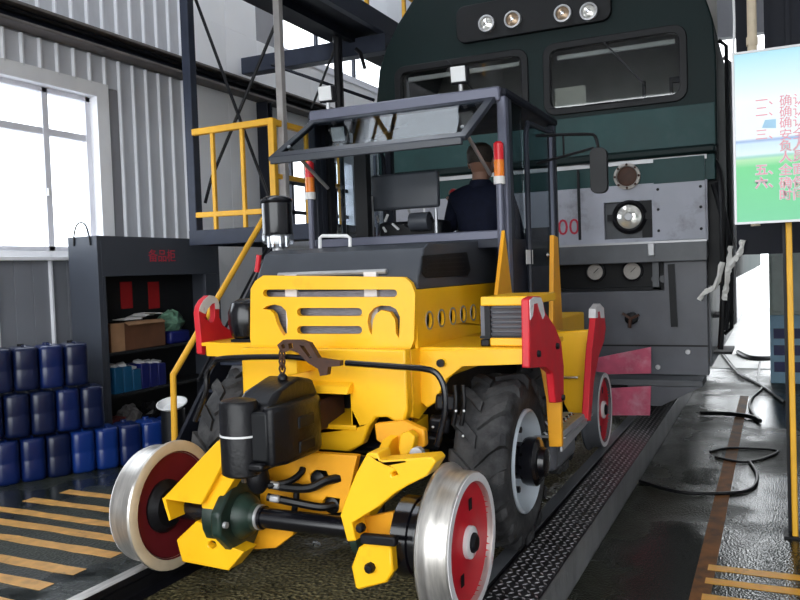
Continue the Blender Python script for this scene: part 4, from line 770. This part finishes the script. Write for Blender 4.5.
# louvred box in front of the cab
vb = MB().box(.705, .925, 3.30, 3.75, 1.135, 1.175).build('vent_box', 'yellow', tr, bevel=.005)
MB().box(.715, .74, 3.32, 3.75, .96, 1.135).build('box_side', 'black', vb, smooth=0); MB().box(.69, .925, 3.34, 3.36, .99, 1.135)  .build('box_front', 'loco_plate', vb, smooth=0); MB().box(.74, .925, 3.31, 3.75, .96, .995).build('box_base', 'yellow', vb, bevel=.004)
for k2 in range(6): MB().obox((.83, 3.335, 1.012+.021*k2), (.18, .012, .009), (.5, 0, 0)).build('louvre', 'loco_plate', vb)
MB().box(.69, .925, 3.325, 3.335, .992, 1.002).build('box_rail', 'black', vb, smooth=0); MB().box(.70, .74, 3.30, 3.36, .958, .99).build('foot', 'black', vb, bevel=.006)
MB().box(-.80, -.68, 3.55, 3.75, .966, 1.08).build('battery_box', 'black', tr, bevel=.01)
MB().lathe([(0, -.11), (.05, -.11), (.085, -.08), (.10, -.02), (.10, .04), (.08, .09), (.04, .11), (0, .11)], (-.60, 3.40, 1.075), (0, 0, 1), 24).build('accumulator', 'gloss_black', tr); MB().box(-.66, -.54, 3.33, 3.46, .957, .98).build('accumulator_base', 'black', tr, smooth=0)
# big tyres
def tyre(x, y, s):
    R, W = .40, .125; c = (x, y, R+.003)
    t = MB().lathe([(.225, -W+.03), (.25, -W+.005), (.31, -W), (.355, -W+.012), (.378, -W+.04), (.384, 0), (.378, W-.04), (.355, W-.012), (.31, W), (.25, W-.005), (.225, W-.03)], c, (1, 0, 0), 56).build('tyre', 'rubber', tr, smooth=50)
    b = MB(); nl = 15
    for side in (-1, 1):
        for k2 in range(nl):
            a0 = 2*pi*(k2+(.5 if side > 0 else 0))/nl; pts = []
            for u, da, r0, r1 in ((0.0, .22, .375, .402), (.5, .06, .375, .402), (.86, -.03, .368, .399), (1.01, -.045, .335, .374)):
                pts.append((side*W*u*1.005, a0+da, r0, r1))
            wd = .085
            base = len(b.v)
            for xx, a, r0, r1 in pts:
                for aa, rr in ((a-wd, r0-.01), (a-wd*.8, r1), (a+wd*.8, r1), (a+wd, r0-.01)): b.v.append(Vector((x+xx, y+rr*cos(aa), c[2]+rr*sin(aa))))
            for q in range(3):
                for e in range(3): b.f.append((base+q*4+e, base+q*4+e+1, base+q*4+4+e+1, base+q*4+4+e))
            b.f.append((base, base+1, base+2, base+3)); b.f.append((base+12, base+13, base+14, base+15))
    b.build('tread_lugs', 'rubber', t, smooth=0)
    MB().lathe([(.235, W-.05), (.24, W-.005), (.228, W+.004), (.220, W-.006), (.205, W-.06), (.19, W-.085), (.12, W-.095), (0, W-.095)], c, (s, 0, 0), 44).build('wheel_rim', 'rim_grey', t)
    h = MB().lathe([(.0, W-.10), (.085, W-.09), (.085, W-.02), (.105, W-.015), (.112, W+.0), (.112, W+.045), (.10, W+.055), (.07, W+.06), (.065, W+.085), (0, W+.09)], c, (s, 0, 0), 24).build('hub', 'gloss_black', t)
    for k2 in range(8):
        a = k2*pi/4+.2; p0 = Vector((x+s*(W-.09), y+.15*cos(a), c[2]+.15*sin(a))); MB().cyl(p0, p0+Vector((s*.035, 0, 0)), .016, n=6).build('wheel_nut', 'black', t)
    return t
for x, s in ((.70, 1), (-.70, -1)): tyre(x, 3.56, s); tyre(x*.78, 4.92, s)
MB().cyl((-.5, 3.56, .40), (.5, 3.56, .40), .08).build('drive_axle', 'black', tr); MB().cyl((-.5, 4.92, .40), (.5, 4.92, .40), .08).build('drive_axle', 'black', tr)
for k2, (px, py) in enumerate(((446, 402), (440, 424), (430, 440))): MB().obox(pt(px, py, Y=3.25), (.09, .06, .07), (.2*k2, .1, .3)).build('steering_block', 'black', tr, bevel=.012)
for px in (455, 463): hose([(px, 385), (px+1, 405), (px-2, 425)], .010, 3.22, 'hose', 'brake_hose')
for px, py in ((456, 411), (464, 411), (463, 436), (433, 427)): MB().ball(pt(px, py, Y=3.20), .006, 8, 6).build('grease_cap', 'white_plastic', tr)
# side step, tank, rear side box, rear lug
MB().prism(P([(540, 367), (557, 366), (561, 402), (562, 447), (549, 447), (546, 400)], 3.72), (0, .03, 0)).build('step_support', 'orange_yellow', tr, bevel=.004)  # orange instead of body yellow: the plate's shade is put into the colour
sp_ = MB().prism([pt(562.5, 432, X=.94), pt(562.5, 452, X=.94), pt(588, 423, X=.94), pt(584, 414, X=.94)], (-.012, 0, 0)).build('step_side', 'dull_steel', tr, bevel=.003)
MB().box(.74, .95, 3.76, 4.40, .47, .48).build('step_tread', 'galv', tr, smooth=0)
for i in range(9):
    for j in range(3): MB().lathe([(.02, 0), (.012, .006), (.008, .002), (0, .002)], (.775+.07*j, 3.80+.068*i, .48), (0, 0, 1), 8).build('anti_slip_stud', 'chrome', tr)
MB().box(.50, .84, 4.0, 4.46, .24, .45).build('fuel_tank', 'loco_plate', tr, bevel=.03); MB().cyl((.80, 4.44, .44), (.80, 4.44, .47), .03, n=12).build('tank_cap', 'pale_blue', tr)
MB().prism(P([(557, 332), (594, 329), (588, 421), (575, 424), (564, 404)], 4.50), (0, .04, 0)).build('rear_side_box', 'yellow', tr, bevel=.006)
a = pt(570, 377, Y=4.495); MB().tube([a+Vector((-.03, 0, 0)), a+Vector((-.03, -.03, 0)), a+Vector((.05, -.03, .003)), a+Vector((.05, 0, .003))], .008, 8).build('box_handle', 'chrome', tr)
L2 = [pt(x, y, X=.955) for x, y in ((595, 326), (596, 309), (600, 304), (604, 308), (606, 328), (604, 342), (599, 356), (594, 382), (591, 421), (588, 421), (590, 385), (592, 350))]
MB().prism(L2, (-.035, 0, 0)).build('rear_lug', 'red', tr, bevel=.004); MB().prism([pt(x, y, X=.957) for x, y in ((595.5, 318), (596, 309), (600, 303.5), (604, 308), (604.5, 318), (601, 318), (600, 311), (598, 312), (598, 318))], (-.039, 0, 0)).build('worn_lug_ring', 'white_paint', tr)
MB().box(-.93, -.50, 4.5, 5.35, .50, .95).build('rear_side_box', 'yellow', tr, bevel=.006)
MB().box(-.58, .58, 5.20, 5.95, .60, .95).build('rear_body', 'yellow', tr, bevel=.01); MB().box(-.45, .45, 5.60, 6.05, .35, .60).build('rear_frame', 'yellow', tr, bevel=.01)
# ---- cab
cz0, cz1, cy0, cy1, cw = 1.455, 2.20, 4.10, 5.12, .58
for s in (-1, 1):
    MB().box(min(s*cw, s*(cw-.03)), max(s*cw, s*(cw-.03)), cy0, cy1, .95, cz0).build('cab_lower_side', 'frame_grey', tr, smooth=0, bevel=.004)
    MB().box(s*cw-.025, s*cw+.025, cy0-.03, cy0+.03, .95, cz1).build('cab_front_post', 'light_frame' if s > 0 else 'frame_grey', tr, bevel=.008)  # right post paler than the left: reflected light painted into its colour
    MB().box(s*cw-.022, s*cw+.022, cy0+.035, cy0+.095, .95, cz1).build('cab_front_post', 'frame_grey', tr, bevel=.008)
    MB().box(s*cw-.025, s*cw+.025, cy1-.03, cy1+.03, .95, cz1).build('cab_rear_post', 'frame_grey', tr, bevel=.008)
    d = MB().tube([(s*(cw+.02), cy0+.36, 1.0), (s*(cw+.02), cy0+.36, 2.06), (s*(cw+.02), cy0+.40, 2.12), (s*(cw+.02), cy1-.10, 2.14), (s*(cw+.02), cy1-.06, 2.08), (s*(cw+.02), cy1-.06, 1.0)], .016, 8).build('cab_door', 'frame_grey', tr)
    MB().box(s*(cw+.02)-.003, s*(cw+.02)+.003, cy0+.37, cy1-.07, 1.30, 2.12).build('door_pane', 'cab_glass', d, smooth=0)
    MB().box(s*(cw+.02)-.008, s*(cw+.02)+.008, cy0+.37, cy1-.07, 1.0, 1.30).build('door_panel', 'frame_grey', d, smooth=0)
    MB().bar((s*(cw+.035), cy1-.16, 1.05), (s*(cw+.035), cy1-.16, 2.10), .018, .018).build('door_bar', 'light_frame', d)
    MB().box(s*cw-.003, s*cw+.003, cy0+.09, cy0+.345, cz0, cz1).build('side_pane', 'cab_glass', tr, smooth=0)
MB().box(-cw, cw, cy0-.04, cy0+.05, cz0-.03, cz0+.045).build('cab_front_sill', 'light_frame', tr, bevel=.008); MB().box(-cw, cw, cy0-.045, cy0+.0, cz0-.05, cz0+.0).build('cab_sill_skirt', 'frame_grey', tr, bevel=.006)
MB().box(-cw, cw, cy0+.05, cy1, .93, .955).build('cab_floor', 'black', tr, smooth=0); MB().box(-cw, cw, cy1-.02, cy1, .955, 1.55).build('cab_rear_wall', 'frame_grey', tr, smooth=0)
MB().box(-cw-.03, cw+.03, cy0-.02, cy1+.06, cz1, cz1+.045).build('cab_roof', 'dark_structure', tr, bevel=.015); MB().box(-cw, cw, cy0-.05, cy0+.02, cz1-.03, cz1+.05).build('roof_front_beam', 'light_frame', tr, bevel=.010)
# hinged windscreen swung open
h0, h1 = Vector((0, cy0-.06, cz1-.005)), Vector((0, 3.58, 1.925)); dn = (h1-h0); L_ = dn.length; dn.normalize(); nv = Vector((1, 0, 0)).cross(dn)
def wpt(x, t): return h0 + Vector((x, 0, 0)) + dn*t*L_
wf = MB().prism([wpt(-.56, 0), wpt(.56, 0), wpt(.56, 1), wpt(-.56, 1)], nv*.025, [[wpt(-.51, .10), wpt(.51, .10), wpt(.51, .87), wpt(-.51, .87)]]).build('hinged_windscreen', 'frame_grey', tr, bevel=.006)
MB().prism([wpt(-.515, .09), wpt(.515, .09), wpt(.515, .88), wpt(-.515, .88)], nv*.006).build('screen_pane', 'cab_glass', wf, smooth=0); MB().bar(wpt(-.54, 1.0)+Vector((0, 0, -.02)), wpt(.54, 1.0)+Vector((0, 0, -.02)), .022, .035).build('screen_bottom_rail', 'hood_grey', wf, bevel=.004)
for x in (-.50, .50): MB().tube([wpt(x, .75), Vector((x, cy0, 1.80))], .010, 8).build('gas_strut', 'dull_steel', wf)
MB().bar(wpt(-.2, .9)+nv*.03, wpt(.12, .35)+nv*.03, .01, .01).build('wiper', 'black', wf)
# work lamps, beacons, mirrors
def wlamp(c, lab):
    o = MB().obox(c, (.095, .05, .095), (.15, 0, .1)).build('work_lamp', 'black', tr, bevel=.010, label=lab)
    MB().obox((c[0]-.003, c[1]-.028, c[2]+.002), (.080, .006, .080), (.15, 0, .1)).build('lamp_lens', 'white_plastic', o, bevel=.006); MB().tube([(c[0], c[1], c[2]-.045), (c[0], c[1], c[2]-.085)], .012, 8).build('lamp_bracket', 'dull_steel', o)
wlamp((-.46, cy0-.03, 2.335), 'white square work lamp at left end of the cab roof'); wlamp((.36, cy0-.03, 2.335), 'white square work lamp at right end of the cab roof'); wlamp((-.40, cy0-.0, 2.10), 'white square work lamp under the cab roof')
for s in (-1, 1):
    x = s*.575; yb = cy0-.075
    o = MB().lathe([(0, 1.86), (.026, 1.86), (.026, 1.945), (.015, 1.955), (0, 1.957)], (x, yb, 0), (0, 0, 1), 16).build('signal_beacon', 'beacon_red', tr)
    MB().lathe([(.026, 1.775), (.027, 1.78), (.027, 1.86), (0, 1.86)], (x, yb, 0), (0, 0, 1), 16).build('amber_section', 'beacon_orange', o); MB().lathe([(0, 1.735), (.03, 1.735), (.03, 1.775), (0, 1.775)], (x, yb, 0), (0, 0, 1), 16).build('white_base', 'beacon_white', o); MB().tube([(x, yb, 1.735), (x, yb, 1.25)], .018, 10).build('beacon_stem', 'light_frame', o)
MB().prism([pt(505, 230, X=.62), pt(513, 300, X=.62), pt(497, 300, X=.62)], (-.02, 0, 0)).build('cab_gusset', 'orange_yellow', tr, bevel=.003)
MB().prism([pt(554, 235, X=.72), pt(558, 237, X=.72), pt(563, 330, X=.72), pt(553, 330, X=.72)], (-.025, 0, 0)).build('cab_gusset', 'orange_yellow', tr, bevel=.003)
a = pt(529, 257, X=.606); MB().obox((.609, a.y, a.z), (.004, .13, .08)).build('white_sticker', 'white_plastic', tr)
a = pt(544, 255, X=.62); MB().ball((.64, a.y, a.z), .014, 10, 8).build('door_knob', 'chrome', tr)
mr_ = MB().prism([Vector((x, 4.58, z)) for x, z in rrect(.93, 1.025, 1.70, 1.955, .035)], (0, .05, 0)).build('side_mirror', 'loco_black', tr, bevel=.012, seg=3)
MB().tube([(.62, 4.6, 2.06), (.90, 4.6, 2.04), (.96, 4.61, 2.02), (.975, 4.61, 1.93)], .009, 8, 4).build('mirror_arm', 'black', mr_); MB().tube([(.62, 4.6, 1.90), (.80, 4.6, 1.93), (.95, 4.61, 1.96)], .008, 8, 4).build('mirror_arm', 'black', mr_); MB().tube([(.78, 4.6, 2.05), (.78, 4.6, 1.92)], .006, 6).build('mirror_arm', 'black', mr_)
for a_, b_2 in ((318, 331), (355, 367)):
    q0, q1 = pt(a_, 200, Y=4.2), pt(b_2, 200, Y=4.2); MB().box(q0.x, q1.x, 4.2, 4.26, .955, 2.2).build('cab_inner_post', 'loco_black', tr, smooth=0)
# console in the cab
co = MB().box(-.375, .075, 4.40, 4.44, 1.672, 1.89).build('console_screen', 'hood_grey', tr, bevel=.015, seg=3)
MB().box(-.40, -.345, 4.36, 4.38, 1.48, 1.76).build('perforated_bracket', 'dull_steel', co, smooth=0)
for k2 in range(6): MB().lathe([(.012, 0), (.012, .003), (0, .003)], (-.373, 4.359, 1.51+.045*k2), (0, -1, 0), 8).build('slot', 'black', co)
MB().box(-.34, .08, 4.42, 4.60, 1.0, 1.60).build('console_body', 'loco_black', co, bevel=.02)
for k2 in range(10):
    x, z = -.33+.40*random.random(), 1.52+.12*random.random(); MB().bar((x, 4.40, z), (x+random.uniform(-.05, .05), 4.38, z+random.uniform(-.04, .05)), .012, .010).build('console_fitting', random.choice(['dull_steel', 'black', 'white_plastic', 'black']), co)
MB().tube([(.06, 4.39, 1.50), (.06, 4.39, 1.66)], .012, 8).build('console_post', 'galv', co); MB().lathe([(0, 0), (.055, .0), (.055, .12), (0, .12)], (-.10, 4.39, 1.59), (1, 0, 0), 16).build('drum_motor', 'hood_grey', co)
MB().box(-.05, .45, 4.62, 5.0, 1.17, 1.24).build('driver_seat', 'black', tr, bevel=.03); MB().box(.12, .28, 4.70, 4.90, .955, 1.17).build('seat_pedestal', 'black', tr, bevel=.01)
MB().tube([(-.02, 4.98, 1.0), (-.03, 5.0, 1.45), (-.06, 5.0, 1.80)], .012, 8).build('control_lever', 'gloss_black', tr); MB().ball((-.06, 5.0, 1.81), .025, 12, 8).build('lever_knob', 'red', tr)

# ============================================================ driver
dv = thing('person', (.20, 4.80, 1.24), 'person in navy jacket seated in the tractor cab, seen from behind', 'person')
def skinned(name, verts, edges, m, root=0, sub=2):
    me = bpy.data.meshes.new(name); org = ORG[dv.name]; me.from_pydata([Vector(v[:3])-org for v in verts], edges, []); o = bpy.data.objects.new(name, me); COL.objects.link(o); o.parent = dv; ORG[o.name] = org
    o.modifiers.new('skin', 'SKIN'); 
    for i, v in enumerate(verts):
        r = v[3]; me.skin_vertices[0].data[i].radius = (r, v[4] if len(v) > 4 else r)
    me.skin_vertices[0].data[root].use_root = True
    s = o.modifiers.new('sub', 'SUBSURF'); s.levels = sub; s.render_levels = sub; me.materials.append(MATS[m])
    o.modifiers['skin'].use_smooth_shade = True
    return o
bx_, by_ = .20, 4.79
V = [(bx_, by_, 1.30, .165, .12), (bx_, by_+.0, 1.45, .15, .11), (bx_, by_+.005, 1.62, .165, .115), (bx_, by_+.01, 1.76, .15, .10), (bx_, by_+.015, 1.855, .062, .062),     # pelvis..neck
     (bx_-.09, by_+.05, 1.285, .085), (bx_-.11, by_+.26, 1.30, .078), (bx_-.12, by_+.31, 1.24, .065), (bx_-.12, by_+.27, 1.0, .05),                                                                # left leg (kept inside the cab)
     (bx_+.09, by_+.05, 1.285, .085), (bx_+.11, by_+.26, 1.30, .078), (bx_+.12, by_+.31, 1.24, .065), (bx_+.12, by_+.27, 1.0, .05),
     (bx_-.165, by_+.01, 1.745, .062), (bx_-.235, by_+.05, 1.55, .050), (bx_-.255, by_+.16, 1.70, .040),                                                                        # left arm up to the lever
     (bx_+.165, by_+.01, 1.745, .062), (bx_+.225, by_+.02, 1.52, .050), (bx_+.19, by_+.22, 1.45, .038)]
E_ = [(0, 1), (1, 2), (2, 3), (3, 4), (0, 5), (5, 6), (6, 7), (7, 8), (0, 9), (9, 10), (10, 11), (11, 12), (3, 13), (13, 14), (14, 15), (3, 16), (16, 17), (17, 18)]
skinned('clothed_body', V, E_, 'navy')
hd = MB()
# head: shaped rings from chin to crown, facing +Y
hz0 = 1.865; ring = [(0, .030, .03, .05), (.02, .055, .06, .035), (.05, .066, .078, .02), (.09, .073, .090, .008), (.13, .077, .098, 0), (.165, .075, .096, -.004), (.195, .062, .080, -.006), (.213, .038, .05, -.006), (.219, .012, .016, -.006)]
n_ = 20
for z, rx, ry, dy in ring:
    for k2 in range(n_): a = 2*pi*k2/n_; hd.v.append(Vector((bx_+rx*cos(a), by_+.03+dy+ry*sin(a), hz0+z)))
for q in range(len(ring)-1):
    for k2 in range(n_): hd.f.append((q*n_+k2, q*n_+(k2+1) % n_, (q+1)*n_+(k2+1) % n_, (q+1)*n_+k2))
hd.f.append(tuple(reversed(range(n_)))); hd.f.append(tuple((len(ring)-1)*n_+k2 for k2 in range(n_)))
hd.cyl((bx_, by_+.015, 1.80), (bx_, by_+.02, 1.90), .054, .052, 16)
head = hd.build('head', 'skin', dv, smooth=60)
hr = MB()
for z, rx, ry, dy in ring[3:]:
    for k2 in range(n_): a = 2*pi*k2/n_; hr.v.append(Vector((bx_+(rx+.006)*cos(a), by_+.026+dy+(ry+.006)*min(sin(a), .35 if z < .16 else 1.0), hz0+z+.004)))
for q in range(len(ring)-4):
    for k2 in range(n_): hr.f.append((q*n_+k2, q*n_+(k2+1) % n_, (q+1)*n_+(k2+1) % n_, (q+1)*n_+k2))
hr.f.append(tuple(reversed(range(n_)))); hr.f.append(tuple((len(ring)-4)*n_+k2 for k2 in range(n_)))
hr.build('short_hair', 'hair', dv, smooth=60)
for s in (-1, 1):
    MB().ball((bx_+s*.078, by_+.035, hz0+.098), (.010, .020, .032), 10, 8).build('ear', 'skin', head); MB().ball((bx_+s*.030, by_+.122, hz0+.112), (.013, .006, .008), 10, 8).build('eye', 'white_plastic', head)
    MB().bar((bx_+s*.015, by_+.128, hz0+.13), (bx_+s*.045, by_+.120, hz0+.13), .008, .006).build('eyebrow', 'hair', head)
MB().prism([Vector((bx_, by_+.118, hz0+.115)), Vector((bx_-.016, by_+.118, hz0+.072)), Vector((bx_, by_+.150, hz0+.074)), Vector((bx_+.016, by_+.118, hz0+.072))], (0, .004, 0)).build('nose', 'skin', head); MB().bar((bx_-.024, by_+.112, hz0+.048), (bx_+.024, by_+.112, hz0+.048), .010, .008).build('mouth', 'pink_red', head)
MB().lathe([(.066, 0), (.072, .03), (.066, .05), (.056, .045), (.054, .0)], (bx_, by_+.012, 1.80), (0, .05, 1), 18).build('collar', 'navy', dv)
def hand(w, d, upv, name):
    w, d, u = Vector(w), Vector(d).normalized(), Vector(upv).normalized(); r = d.cross(u).normalized()
    vs_ = [(*w, .020, .016), (*(w+d*.035), .028, .015), (*(w+d*.07), .030, .013)]; es = [(0, 1), (1, 2)]
    for k2, (off, ln) in enumerate(((-.030, .055), (-.010, .068), (.011, .062), (.031, .048))):
        i = len(vs_); b0 = w+d*.078+r*off; vs_ += [(*b0, .0085), (*(b0+d*ln*.5-u*.006), .008), (*(b0+d*ln*.75-u*.028), .007), (*(b0+d*ln*.6-u*.045), .006)]; es += [(2, i), (i, i+1), (i+1, i+2), (i+2, i+3)]
    i = len(vs_); t0 = w+d*.03+r*-.03; vs_ += [(*t0, .010), (*(t0+d*.03-r*.02-u*.015), .009), (*(t0+d*.05-r*.01-u*.035), .008)]; es += [(1, i), (i, i+1), (i+1, i+2)]
    return skinned(name, vs_, es, 'skin', 0, 1)
hand((bx_-.257, by_+.175, 1.735), (-.05, .45, .8), (0, -.8, .45), 'hand'); hand((bx_+.185, by_+.245, 1.445), (-.1, 1, -.1), (0, .1, 1), 'hand')

# ============================================================ shrubs outside the window
for i, (y, z, r, lb) in enumerate(((3.9, .9, .75, 'pale sunlit green bush outside the window at the left edge'), (5.0, .75, .6, 'smaller pale green bush outside the window near the casing'))):
    t = thing('garden_bush', (-7.5+i*.6, y+2.6+i*1.4, -.52), lb, 'bush'); b = MB()
    for k2 in range(420):
        d = Vector((random.gauss(0, 1), random.gauss(0, 1), random.gauss(0, 1))).normalized()*r*random.uniform(.6, 1); c = Vector((-7.5+i*.6, y+2.6+i*1.4, z)) + Vector((d.x, d.y, d.z*1.2))
        e = Vector((random.gauss(0, 1), random.gauss(0, 1), random.gauss(0, 1))).normalized()*.09; g = e.cross(d).normalized()*.04
        b.add([c-e, c+g, c+e, c-g], [(0, 1, 2, 3)])
    b.build('foliage', 'leaf', t, smooth=0, kind='stuff'); MB().cyl((-7.5+i*.6, y+2.6+i*1.4, -.52), (-7.5+i*.6, y+2.6+i*1.4, z), .05, .02, 8).build('trunk', 'rusty', t)
